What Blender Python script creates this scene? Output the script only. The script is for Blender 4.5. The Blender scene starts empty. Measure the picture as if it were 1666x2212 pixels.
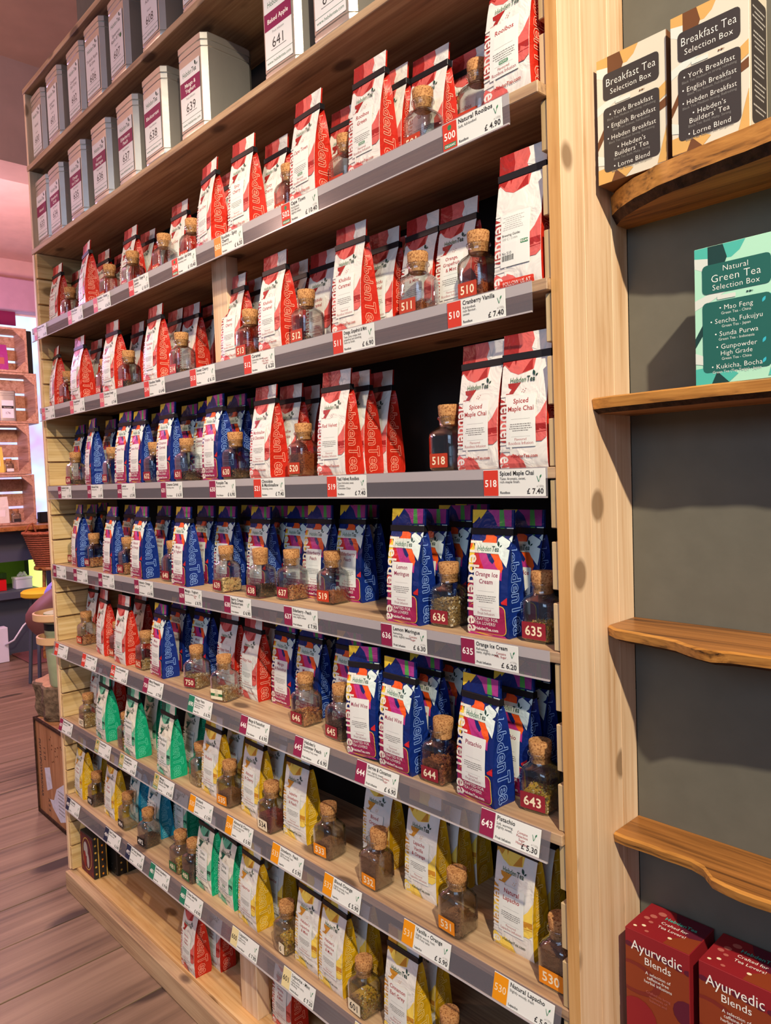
import bpy, bmesh, math, random
from math import sin, cos, pi, radians
from mathutils import Vector, Matrix
from mathutils.geometry import tessellate_polygon
random.seed(7)
S = bpy.context.scene
COL = S.collection
ZS = .235                                   # floor is z = 0; calibrated heights are relative to -ZS

# ------------------------------------------------------------------ camera, world, lights, exposure
cam_d = bpy.data.cameras.new('camera'); cam = bpy.data.objects.new('camera', cam_d); COL.objects.link(cam)
yaw, pitch, roll = radians(-46.8656), radians(-2.8733), radians(-2.0975)
fw = Vector((sin(yaw)*cos(pitch), cos(yaw)*cos(pitch), sin(pitch)))
rt = Vector((cos(yaw), -sin(yaw), 0)); up = rt.cross(fw)
r2 = rt*cos(roll)+up*sin(roll); u2 = up*cos(roll)-rt*sin(roll)
Mx = Matrix((r2, u2, -fw)).transposed().to_4x4(); Mx.translation = Vector((.6367, -.9497, 1.2598+ZS))
cam.matrix_world = Mx
cam_d.sensor_fit = 'VERTICAL'; cam_d.sensor_height = 36; cam_d.sensor_width = 36; cam_d.lens = 1603.814/2212*36
cam_d.clip_start = .02; cam_d.clip_end = 60
S.camera = cam
W = bpy.data.worlds.new('world'); S.world = W; W.use_nodes = True
W.node_tree.nodes['Background'].inputs[0].default_value = (.75, .78, 1.0, 1)
W.node_tree.nodes['Background'].inputs[1].default_value = .15
S.view_settings.view_transform = 'Standard'; S.view_settings.look = 'None'; S.view_settings.gamma = 1
S.view_settings.use_curve_mapping = False; S.view_settings.exposure = 0.0

def spot(name, loc, target, energy, color, size=70, blend=.5, radius=.05):
    d = bpy.data.lights.new(name, 'SPOT'); d.energy = energy; d.color = color; d.spot_size = radians(size); d.spot_blend = blend
    d.shadow_soft_size = radius
    o = bpy.data.objects.new(name, d); COL.objects.link(o); o.location = loc
    o.rotation_euler = (Vector(target)-Vector(loc)).to_track_quat('-Z', 'Y').to_euler(); return o
def point(name, loc, energy, color, radius=.08):
    d = bpy.data.lights.new(name, 'POINT'); d.energy = energy; d.color = color; d.shadow_soft_size = radius
    o = bpy.data.objects.new(name, d); COL.objects.link(o); o.location = loc; return o
WARM = (1, .86, .65)
def area(name, loc, target, sx, sy, energy, color):
    d = bpy.data.lights.new(name, 'AREA'); d.shape = 'RECTANGLE'; d.size = sx; d.size_y = sy; d.energy = energy; d.color = color
    o = bpy.data.objects.new(name, d); COL.objects.link(o); o.location = loc
    o.rotation_euler = (Vector(target)-Vector(loc)).to_track_quat('-Z', 'Y').to_euler(); return o
area('shop_window_daylight', (.8, -4.0, 2.75), (-.6, 0, 1.4), 3.6, 1.3, 54, (.50, .69, 1.0))
spot('ceiling_spot', (1.85, -1.42, 3.42), (-.4, .1, .85), 560, WARM, 66, .6, .035)
spot('ceiling_spot', (-.35, -.95, 3.42), (-1.7, .1, .6), 135, WARM, 56, .9, .045)
point('beam_fill_light', (-2.9, -1.9, 2.8), 66, (1.0, .62, .5), .12)  # added warm fill for the beam and ceiling, no fixture of the room
point('violet_lamp', (-5.0, -.3, 2.7), 110, (.76, .5, 1.0), .15)
point('pink_lamp', (-4.9, .9, 2.4), 85, (1.0, .6, .45), .15)

# ------------------------------------------------------------------ materials
MATS = {}
def lin(h):
    if not isinstance(h, str): return tuple(h)
    h = h.lstrip('#'); r = []
    for i in (0, 2, 4):
        c = int(h[i:i+2], 16)/255; r.append(c/12.92 if c <= .04045 else ((c+.055)/1.055)**2.4)
    return tuple(r)
class NT:
    def __init__(s, name):
        m = bpy.data.materials.new(name); m.use_nodes = True; s.m = m; s.t = m.node_tree; s.b = s.t.nodes['Principled BSDF']; s.o = s.t.nodes['Material Output']; MATS[name] = m
    def n(s, ty, ins=None, **kw):
        x = s.t.nodes.new(ty)
        for k, v in kw.items(): setattr(x, k, v)
        for k, v in (ins or {}).items():
            if isinstance(v, bpy.types.NodeSocket): s.t.links.new(v, x.inputs[k])
            else: x.inputs[k].default_value = v
        return x
    def l(s, a, b): s.t.links.new(a, b)
    def ramp(s, fac, stops):
        x = s.n('ShaderNodeValToRGB', {0: fac}); e = x.color_ramp.elements
        while len(e) < len(stops): e.new(.5)
        for el, (p, c) in zip(e, stops): el.position = p; el.color = (*lin(c), 1)
        return x.outputs[0]
    def set(s, **kw):
        for k, v in kw.items(): s.b.inputs[k.replace('_', ' ')].default_value = v
def plain(name, col, rough=.6, metal=0, spec=.4, bump=0, bscale=60, var=0, coat=0):
    t = NT(name); c = lin(col); t.set(Base_Color=(*c, 1), Roughness=rough, Metallic=metal, Coat_Weight=coat); t.b.inputs['Specular IOR Level'].default_value = spec
    if bump or var:
        tc = t.n('ShaderNodeTexCoord'); no = t.n('ShaderNodeTexNoise', {'Vector': tc.outputs['Object'], 'Scale': bscale, 'Detail': 4})
        if bump: bp = t.n('ShaderNodeBump', {'Strength': bump, 'Distance': .01, 'Height': no.outputs[0]}); t.l(bp.outputs[0], t.b.inputs['Normal'])
        if var: t.l(t.ramp(no.outputs[0], [(.3, tuple(x*(1-var) for x in c)), (.7, tuple(min(1, x*(1+var)) for x in c))]), t.b.inputs['Base Color'])
    return t.m
def wood(name, light, mid, dark, axis, knot=True, rough=.55, gs=1.0, kn=1.0):
    t = NT(name); tc = t.n('ShaderNodeTexCoord'); sc = {'x': (.9, 14, 14), 'y': (14, .9, 14), 'z': (14, 14, .9)}[axis]
    oi = t.n('ShaderNodeObjectInfo'); rnd = t.n('ShaderNodeVectorMath', {0: oi.outputs['Random'], 1: (7.3, 3.1, 5.7)}, operation='MULTIPLY')
    ad = t.n('ShaderNodeVectorMath', {0: tc.outputs['Object'], 1: rnd.outputs[0]}, operation='ADD')
    mp = t.n('ShaderNodeMapping', {'Vector': ad.outputs[0], 'Scale': tuple(q*gs for q in sc)})
    n1 = t.n('ShaderNodeTexNoise', {'Vector': mp.outputs[0], 'Scale': 2.2, 'Detail': 6, 'Roughness': .6, 'Distortion': .6})
    m2 = t.n('ShaderNodeMapping', {'Vector': ad.outputs[0], 'Scale': tuple(q*gs*5 if q > 1 else q*gs*1.2 for q in sc)})
    n2 = t.n('ShaderNodeTexNoise', {'Vector': m2.outputs[0], 'Scale': 2.0, 'Detail': 3})
    mx = t.n('ShaderNodeMath', {0: n1.outputs[0], 1: .65}, operation='MULTIPLY'); m3 = t.n('ShaderNodeMath', {0: n2.outputs[0], 1: .35, 2: mx.outputs[0]}, operation='MULTIPLY_ADD')
    c = t.ramp(m3.outputs[0], [(.34, dark), (.47, mid), (.62, light)])
    if knot:
        ks = {'x': (4.5, 9, 9), 'y': (9, 4.5, 9), 'z': (9, 9, 6.5)}[axis]
        mk = t.n('ShaderNodeMapping', {'Vector': ad.outputs[0], 'Scale': tuple(q*kn for q in ks)}); nd = t.n('ShaderNodeTexVoronoi', {'Vector': mk.outputs[0], 'Scale': 1.0})
        kf = t.n('ShaderNodeMapRange', {'Value': nd.outputs['Distance'], 'From Min': .13, 'From Max': .19, 'To Min': .85, 'To Max': 0})
        kd = tuple(x*.45 for x in lin(dark))
        mix = t.n('ShaderNodeMix', {0: kf.outputs[0], 6: c, 7: (*kd, 1)}, data_type='RGBA'); c = mix.outputs[2]
    t.l(c, t.b.inputs['Base Color']); t.set(Roughness=rough)
    bp = t.n('ShaderNodeBump', {'Strength': .12, 'Distance': .004, 'Height': m3.outputs[0]}); t.l(bp.outputs[0], t.b.inputs['Normal'])
    return t.m
wood('pine_x', '#e6c08e', '#d9ab73', '#bd8850', 'x'); wood('pine_y', '#dfc390', '#cfae74', '#a98452', 'y'); wood('pine_z', '#ecd0ae', '#e0be98', '#c79c70', 'z')
wood('pine_edge', '#dcae72', '#cd9b5c', '#b57f42', 'z', False)
wood('shelf_pine', '#c9ab85', '#af8e6c', '#806450', 'x')
wood('plank_end', '#cdb489', '#bda377', '#a48758', 'z', False)
wood('floor_wood', '#977c66', '#7d6450', '#4e3d30', 'y', True, .5, .3, .38)
wood('old_crate', '#d0a98c', '#bb8f70', '#8d6447', 'x', False); wood('chest_ply', '#b9875f', '#a5724c', '#83552f', 'z', False)
wood('live_top', '#b4783c', '#95602c', '#3a1f0e', 'x', True, .35); wood('sapwood', '#cf9247', '#ad7434', '#2c170b', 'x', False, .4, 1.6)
plain('log_bark', '#6e5b4a', .85, 0, .2, .9, 45, .5); plain('bark', '#3a2418', .85, 0, .2, .8, 60, .5)
def cork():
    t = NT('cork'); tc = t.n('ShaderNodeTexCoord'); n1 = t.n('ShaderNodeTexNoise', {'Vector': tc.outputs['Object'], 'Scale': 380, 'Detail': 3}); v = t.n('ShaderNodeTexVoronoi', {'Vector': tc.outputs['Object'], 'Scale': 260})
    m = t.n('ShaderNodeMath', {0: n1.outputs[0], 1: v.outputs['Distance']}, operation='MULTIPLY')
    t.l(t.ramp(m.outputs[0], [(.06, '#6e4423'), (.16, '#a8713f'), (.32, '#c48f58')]), t.b.inputs['Base Color']); t.set(Roughness=.85)
    bp = t.n('ShaderNodeBump', {'Strength': .5, 'Distance': .002, 'Height': n1.outputs[0]}); t.l(bp.outputs[0], t.b.inputs['Normal'])
cork()
def glass(name, tint, refl=1.0, rough=.02):
    t = NT(name); t.t.nodes.remove(t.b)
    lw = t.n('ShaderNodeLayerWeight', {'Blend': .5}); pw = t.n('ShaderNodeMath', {0: lw.outputs['Facing'], 1: 2.6}, operation='POWER')
    fm = t.n('ShaderNodeMath', {0: pw.outputs[0], 1: .8*refl, 2: .065*refl}, operation='MULTIPLY_ADD', use_clamp=True)
    ed = t.n('ShaderNodeMix', {0: pw.outputs[0], 6: (*lin(tint), 1), 7: (*[c*.55 for c in lin(tint)], 1)}, data_type='RGBA')
    tr = t.n('ShaderNodeBsdfTransparent', {'Color': ed.outputs[2]}); g = t.n('ShaderNodeBsdfGlossy', {'Roughness': rough})
    mx = t.n('ShaderNodeMixShader', {0: fm.outputs[0], 1: tr.outputs[0], 2: g.outputs[0]}); t.l(mx.outputs[0], t.o.inputs[0])
glass('jar_glass', '#f9fbfa', 1.2); glass('pane', '#dfe8ee')
def acrylic():
    t = NT('acrylic'); t.set(Base_Color=(*lin('#a8a2a8'), 1), Roughness=.15); tr = t.n('ShaderNodeBsdfTransparent', {'Color': (.9, .89, .91, 1)})
    mx = t.n('ShaderNodeMixShader', {0: .20, 1: tr.outputs[0], 2: t.b.outputs[0]}); t.l(mx.outputs[0], t.o.inputs[0])
acrylic()
plain('acrylic_rim', '#b9b2b2', .2); plain('strip_backing', '#d2ccc6', .5)
# packaging
def foil(name, col, rough=.42):
    t = NT(name); tc = t.n('ShaderNodeTexCoord'); oi = t.n('ShaderNodeObjectInfo')
    ad = t.n('ShaderNodeVectorMath', {0: tc.outputs['Object'], 1: oi.outputs['Random']}, operation='ADD')
    n = t.n('ShaderNodeTexNoise', {'Vector': ad.outputs[0], 'Scale': 26, 'Detail': 3, 'Roughness': .5, 'Distortion': .8})
    bp = t.n('ShaderNodeBump', {'Strength': .55, 'Distance': .012, 'Height': n.outputs[0]}); t.l(bp.outputs[0], t.b.inputs['Normal'])
    t.set(Base_Color=(*lin(col), 1), Roughness=rough); t.b.inputs['Specular IOR Level'].default_value = .35
for n_, c_ in dict(white='#e2ded5', cream='#e8e3d0', red='#c92f28', coral='#d2605a', deep='#a02624', redside='#c42818', navy='#10266a', navyside='#0d2a78', yel='#ecc63a', mag='#b8327d', pur='#a83a86', grn2='#4fa24c', org='#ee5a1e', leafw='#dcebe3', band='#d6e0d2', redb='#c9252a', maroon='#9c2350', green='#0d7a5b', lgreen='#6cc39a', greenside='#12a877', dkgreen='#0f5443', ochre='#c98a2c', lyel='#f0cf5a', yelside='#d9a916', brown='#8a5a22', teal='#2f96ab', lteal='#8fd0d6', tealside='#1487ab', dkteal='#125568').items(): foil('foil_'+n_, c_)
for n_, c_ in dict(label='#e4e6de', ink='#33302e', grey='#7c7a76', inkred='#a32a2c', inkmar='#8c2346', inkgrn='#15613f', inkdk='#123c35', lgrey='#b5b2ad', white='#f6f2e8', cream='#f0e2bf', tred='#d23a28', tmar='#8e2348', tora='#e8940f', tora2='#e88a3a', tpnk='#d8626e', tgrn='#1f7a5c', tolv='#b9a968', tcrm='#e3d39a', tnvy='#232c46', sred='#b5391f', smar='#8d2430', sora='#e88a1c', sgrn='#2f6b3e', sblk='#1c1b1c', orgn='#2f7d52', purp='#8a3a86', maroon='#8a2350', outline_r='#f7a68e', outline_b='#86a8e6', outline_g='#5fd8b0', outline_y='#f2d980', outline_t='#7fd0e4', gold='#c9a14a', boxcream='#d3cbb8', boxochre='#cda05c', boxbrown='#6b4327', boxdark='#3b3534', boxmint='#a9dcc0', boxteal='#4bb3a2', boxgreen='#1f5e55', boxblk='#173b38', boxlight='#cfd6cc', leafteal='#36b3c4', ayred='#8e1f26', aydark='#5d1a2e', aybrn='#8a3a1e', ayrust='#7a2a22', aypink='#b9655a').items(): plain('ink_'+n_, c_, .5, 0, .3)
plain('tie', '#17161a', .45); plain('tin', '#c4c0b6', .38, .72, .5, .05, 40); plain('tin_dark', '#26231f', .5)
plain('tinlabel', '#e9e9e6', .28, 0, .5)
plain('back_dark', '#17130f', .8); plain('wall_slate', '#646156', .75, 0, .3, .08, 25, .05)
plain('plaster', '#e2bcae', .8, 0, .2, .25, 7, .06); plain('plaster_lilac', '#c79fb0', .8, 0, .2, .1, 9, .05)
plain('slate_paint', '#4f5561', .6); plain('lilac_cloth', '#9a90e8', .8, 0, .2, .2, 90); plain('skin', '#7a4a48', .55, 0, .4)
plain('yellow_seat', '#e3b81c', .5); plain('vase_green', '#9aa583', .45, 0, .5, .1, 20, .1); plain('tray_wood', '#d9b183', .5); plain('black', '#121214', .6); plain('wicker', '#a8603c', .75, 0, .3, .9, 160, .35)
plain('paper', '#cfcfdf', .7, 0, .2, .3, 40, .08); plain('hair', '#1d1412', .7); plain('cabinet_green', '#6d8a3a', .6); plain('candle_red', '#e0141c', .4); plain('white_card', '#ece8f0', .5); plain('rug', '#7a4d4a', .9, 0, .2, .5, 120, .2)
def emis(name, stops, strength, scale=3):
    t = NT(name); tc = t.n('ShaderNodeTexCoord'); n = t.n('ShaderNodeTexNoise', {'Vector': tc.outputs['Object'], 'Scale': scale, 'Detail': 3}); c = t.ramp(n.outputs[0], stops)
    t.t.nodes.remove(t.b); e = t.n('ShaderNodeEmission', {'Color': c, 'Strength': strength}); t.l(e.outputs[0], t.o.inputs[0])
emis('daylight', [(.35, '#c99be0'), (.5, '#c4d2ff'), (.65, '#e6f2ff')], 1.5, 2); emis('case_light', [(.3, '#c9e06a'), (.7, '#d8e88a')], 1.6, 2)
def tea(name, stops):
    t = NT(name); g = t.n('ShaderNodeNewGeometry'); t.l(t.ramp(g.outputs['Random Per Island'], stops), t.b.inputs['Base Color']); t.set(Roughness=.75)
tea('tea_rooibos', [(0, '#5a2412'), (.5, '#9a4a22'), (1, '#b8713c')]); tea('tea_dark', [(0, '#1c1512'), (.6, '#3a2a22'), (.9, '#6b3a2c'), (1, '#b07a48')])
tea('tea_flake', [(0, '#5f4522'), (.4, '#c9a264'), (.7, '#96703a'), (1, '#f6ead0')]); tea('tea_fruit', [(0, '#3f1414'), (.4, '#b0603a'), (.7, '#d79a5e'), (1, '#5f2018')])
tea('tea_herb', [(0, '#3a2f18'), (.3, '#8a7a2f'), (.6, '#d0a43c'), (.8, '#8f3a24'), (1, '#efe4b0')]); tea('tea_pale', [(0, '#2a2420'), (.35, '#e0b878'), (.8, '#e6c890'), (1, '#c07a4a')])
tea('tea_spice', [(0, '#4a2014'), (.5, '#8a4a2a'), (.8, '#a8643a'), (1, '#5f1a20')]); tea('tea_brown', [(0, '#5f3f2a'), (.5, '#83583a'), (1, '#a0714c')]); tea('tea_berry', [(0, '#3a0f18'), (.5, '#6f1f2c'), (.85, '#8f3a34'), (1, '#b07060')])

# ------------------------------------------------------------------ mesh helpers
class MB:
    def __init__(s): s.v = []; s.f = []; s.m = []; s.mats = []
    def mi(s, mat):
        if mat not in s.mats: s.mats.append(mat)
        return s.mats.index(mat)
    def add(s, vs, fs, mat):
        k = len(s.v); s.v += [tuple(v) for v in vs]; i = s.mi(mat)
        for f in fs: s.f.append([q+k for q in f]); s.m.append(i)
        return s
    def bm(s, b, mat):
        b.verts.index_update(); s.add([v.co for v in b.verts], [[v.index for v in f.verts] for f in b.faces], mat); b.free(); return s
    def box(s, x0, x1, y0, y1, z0, z1, mat, bev=0, tf=None):
        b = bmesh.new(); bmesh.ops.create_cube(b, size=1)
        for v in b.verts: v.co = Vector((x0+(v.co.x+.5)*(x1-x0), y0+(v.co.y+.5)*(y1-y0), z0+(v.co.z+.5)*(z1-z0)))
        if bev: bmesh.ops.bevel(b, geom=b.edges[:], offset=bev, segments=1, affect='EDGES')
        if tf: bmesh.ops.transform(b, matrix=tf, verts=b.verts)
        return s.bm(b, mat)
    def tube(s, pts, r, mat, n=8, cap=True):
        rs = r if isinstance(r, (list, tuple)) else [r]*len(pts); pts = [Vector(p) for p in pts]; k = []; vs = []; fs = []
        for i, p in enumerate(pts):
            d = (pts[min(i+1, len(pts)-1)]-pts[max(i-1, 0)]).normalized(); a = d.orthogonal().normalized() if i == 0 else (a-d*a.dot(d)).normalized(); c = d.cross(a)
            vs += [p+(a*cos(2*pi*j/n)+c*sin(2*pi*j/n))*rs[i] for j in range(n)]
        for i in range(len(pts)-1):
            for j in range(n): fs.append([i*n+j, i*n+(j+1) % n, (i+1)*n+(j+1) % n, (i+1)*n+j])
        if cap: fs += [list(range(n))[::-1], [len(vs)-n+j for j in range(n)]]
        return s.add(vs, fs, mat)
    def lathe(s, prof, mat, n=24, c=(0, 0, 0), cap=True, sq=None):
        vs = []; fs = []
        for r, z in prof:
            for j in range(n):
                a = 2*pi*(j+.5)/n; vs.append((c[0]+r*cos(a), c[1]+r*sin(a), c[2]+z))
        for i in range(len(prof)-1):
            for j in range(n): fs.append([i*n+j, i*n+(j+1) % n, (i+1)*n+(j+1) % n, (i+1)*n+j])
        if cap: fs += [list(range(n))[::-1], [len(vs)-n+j for j in range(n)]]
        return s.add(vs, fs, mat)
    def mesh(s, name, smooth=False, angle=None):
        me = bpy.data.meshes.new(name); me.from_pydata(s.v, [], s.f)
        for m in s.mats: me.materials.append(MATS[m])
        me.polygons.foreach_set('material_index', s.m)
        if smooth: me.polygons.foreach_set('use_smooth', [True]*len(me.polygons))
        me.update()
        if smooth and angle: me.set_sharp_from_angle(angle=radians(angle))
        return me
def link(name, me, parent=None, loc=None, rot=None):
    o = bpy.data.objects.new(name, me); COL.objects.link(o)
    if parent is not None: o.parent = parent
    if loc is not None: o.location = loc
    if rot is not None: o.rotation_euler = rot
    return o
USED = {}; USED2 = {}
def tag(o, label, cat, group=None, kind=None):
    if label in USED: print('DUPLICATE LABEL', label)
    USED[label] = 1; sk = ''.join(c for c in label if not c.isdigit())
    if sk in USED2: print('SAME BUT FOR NUMBER', label)
    USED2[sk] = 1; nw = len(label.split())
    if not 4 <= nw <= 16: print('LABEL LENGTH', nw, label)
    o['label'] = label; o['category'] = cat
    if group: o['group'] = group
    if kind: o['kind'] = kind
    return o
def struct(o, label, cat='room'):
    tag(o, label, cat); o['kind'] = 'structure'; return o

# ------------------------------------------------------------------ lettering: every glyph turned into triangles once
CH = "ABCDEFGHIJKLMNOPQRSTUVWXYZabcdefghijklmnopqrstuvwxyz0123456789&,.'-!£/:• è()"
GL = {}
def make_glyphs():
    obs = []
    def ob(txt, off):
        c = bpy.data.curves.new('g', 'FONT'); c.body = txt; c.size = 1; c.resolution_u = 2; c.offset = off
        o = bpy.data.objects.new('g', c); COL.objects.link(o); return o
    for bold, off in ((0, .0), (1, .018), (2, -.012)):
        bar = ob('|', 0); rows = [(ch, ob(ch, off), ob(ch+'|', 0)) for ch in CH]; obs.append((bold, bar, rows))
    bpy.context.view_layer.update(); dg = bpy.context.evaluated_depsgraph_get()
    def get(o):
        e = o.evaluated_get(dg); m = e.to_mesh(); m.calc_loop_triangles(); v = [(q.co.x, q.co.y) for q in m.vertices]; t = [tuple(x.vertices) for x in m.loop_triangles]; e.to_mesh_clear(); return v, t
    for bold, bar, rows in obs:
        b0 = min(x for x, y in get(bar)[0])
        for ch, o, o2 in rows:
            v, t = get(o); adv = max(x for x, y in get(o2)[0])-max(x for x, y in get(bar)[0])
            cnt = {}
            for a, b, c in t:
                for e in ((a, b), (b, c), (c, a)): k = tuple(sorted(e)); cnt[k] = cnt.get(k, 0)+1
            GL[(ch, bold)] = (v, t, adv+(.02 if bold else 0), [k for k, q in cnt.items() if q == 1])
    for bold, bar, rows in obs:
        for o in [bar]+[x for r in rows for x in r[1:]]:
            c = o.data; bpy.data.objects.remove(o); bpy.data.curves.remove(c)
make_glyphs()
def twidth(s, bold=0): return sum(GL[(c, bold)][2] for c in s)
def clip(poly, ax, val, keep_lo):
    out = []
    for i, p in enumerate(poly):
        q = poly[(i+1) % len(poly)]; a = (p[ax] <= val) == keep_lo or p[ax] == val; b = (q[ax] <= val) == keep_lo or q[ax] == val
        if a: out.append(p)
        if a != b:
            t = (val-p[ax])/(q[ax]-p[ax]); r = [p[0]+(q[0]-p[0])*t, p[1]+(q[1]-p[1])*t]; r[ax] = val; out.append(tuple(r))
    return out
class Art:
    """flat print: coloured shapes in metres, each call one layer above the last"""
    def __init__(s, step=.00006): s.it = []; s.k = 0; s.step = step
    def polys(s, ps, mat, up=True):
        if up: s.k += 1
        for p in ps: s.it.append((p, mat, s.k))
    def poly(s, pts, mat, up=True):
        tr = tessellate_polygon([[Vector((x, y, 0)) for x, y in pts]]); s.polys([[pts[i] for i in t] for t in tr], mat, up)
    def rr(s, x0, y0, x1, y1, r, mat, up=True):
        p = []
        for cx, cy, a in ((x1-r, y0+r, -90), (x1-r, y1-r, 0), (x0+r, y1-r, 90), (x0+r, y0+r, 180)):
            for k in range(4 if r > 0 else 1): t = radians(a+30*k); p.append((cx+r*cos(t), cy+r*sin(t)))
        s.polys([p], mat, up)
    def rect(s, x0, y0, x1, y1, mat, up=True): s.polys([[(x0, y0), (x1, y0), (x1, y1), (x0, y1)]], mat, up)
    def ell(s, cx, cy, rx, ry, mat, n=14, rot=0, up=True): s.polys([[(cx+rx*cos(2*pi*k/n)*cos(rot)-ry*sin(2*pi*k/n)*sin(rot), cy+rx*cos(2*pi*k/n)*sin(rot)+ry*sin(2*pi*k/n)*cos(rot)) for k in range(n)]], mat, up)
    def text(s, t, x, y, size, mat, bold=0, al='l', maxw=None, rot=0, up=True, outline=0):
        w = twidth(t, bold)*size; sx = 1
        if maxw and w > maxw: sx = maxw/w; w = maxw
        ox = {'l': 0, 'c': -w/2, 'r': -w}[al]; ps = []; cr, sr = cos(rot), sin(rot)
        for ch in t:
            v, tr, adv, be = GL[(ch, bold)]
            pt = [((ox+a*size*sx), b*size) for a, b in v]; pt = [(x+a*cr-b*sr, y+a*sr+b*cr) for a, b in pt]
            if outline:
                for i, j in be:
                    (ax, ay), (bx, by) = pt[i], pt[j]; d = math.hypot(bx-ax, by-ay) or 1; nx, ny = -(by-ay)/d*outline, (bx-ax)/d*outline
                    ps.append([(ax+nx, ay+ny), (ax-nx, ay-ny), (bx-nx, by-ny), (bx+nx, by+ny)])
            else: ps += [[pt[i] for i in q] for q in tr]
            ox += adv*size*sx
        s.polys(ps, mat, up)
    def words(s, cx, y, w, h, mat, seed=0):
        """one line of print too small to read: a row of short strokes"""
        r = random.Random(seed); x = cx-w/2; ps = []
        while x < cx+w/2-.0005:
            l = min(r.uniform(.0016, .0055), cx+w/2-x); ps.append([(x, y), (x+l, y), (x+l, y+h*r.uniform(.75, 1)), (x, y+h)]); x += l+.0009
        s.polys(ps, mat, False)
    def leaf(s, x, y, r, mat, a=radians(60)):
        p = []
        for k in range(9):
            t = k/8; p.append((t*r, .22*r*sin(pi*t)))
        for k in range(7, 0, -1):
            t = k/8; p.append((t*r, -.22*r*sin(pi*t)))
        s.polys([[(x+u*cos(a)-v*sin(a), y+u*sin(a)+v*cos(a)) for u, v in p]], mat, False)
    def emit(s, mb, fn, base=.0003, cx=(), cy=(), box=None):
        for p, mat, k in s.it:
            ps = [p]
            if box:
                for ax, val, lo in ((0, box[0], False), (0, box[1], True), (1, box[2], False), (1, box[3], True)):
                    ps = [q for q in (clip(q, ax, val, lo) for q in ps) if len(q) > 2]
            for ax, cuts in ((0, cx), (1, cy)):
                for c in cuts:
                    nx = []
                    for q in ps:
                        lo = min(t[ax] for t in q); hi = max(t[ax] for t in q)
                        if lo < c-1e-7 and hi > c+1e-7: nx += [clip(q, ax, c, True), clip(q, ax, c, False)]
                        else: nx.append(q)
                    ps = [q for q in nx if len(q) > 2]
            for q in ps: mb.add([fn(x, y, base+k*s.step) for x, y in q], [list(range(len(q)))], mat)
        return mb
def flat(x0, z0, y):
    """print on a plane facing -y"""
    return lambda a, b, h: (x0+a, y-h, z0+b)

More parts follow.
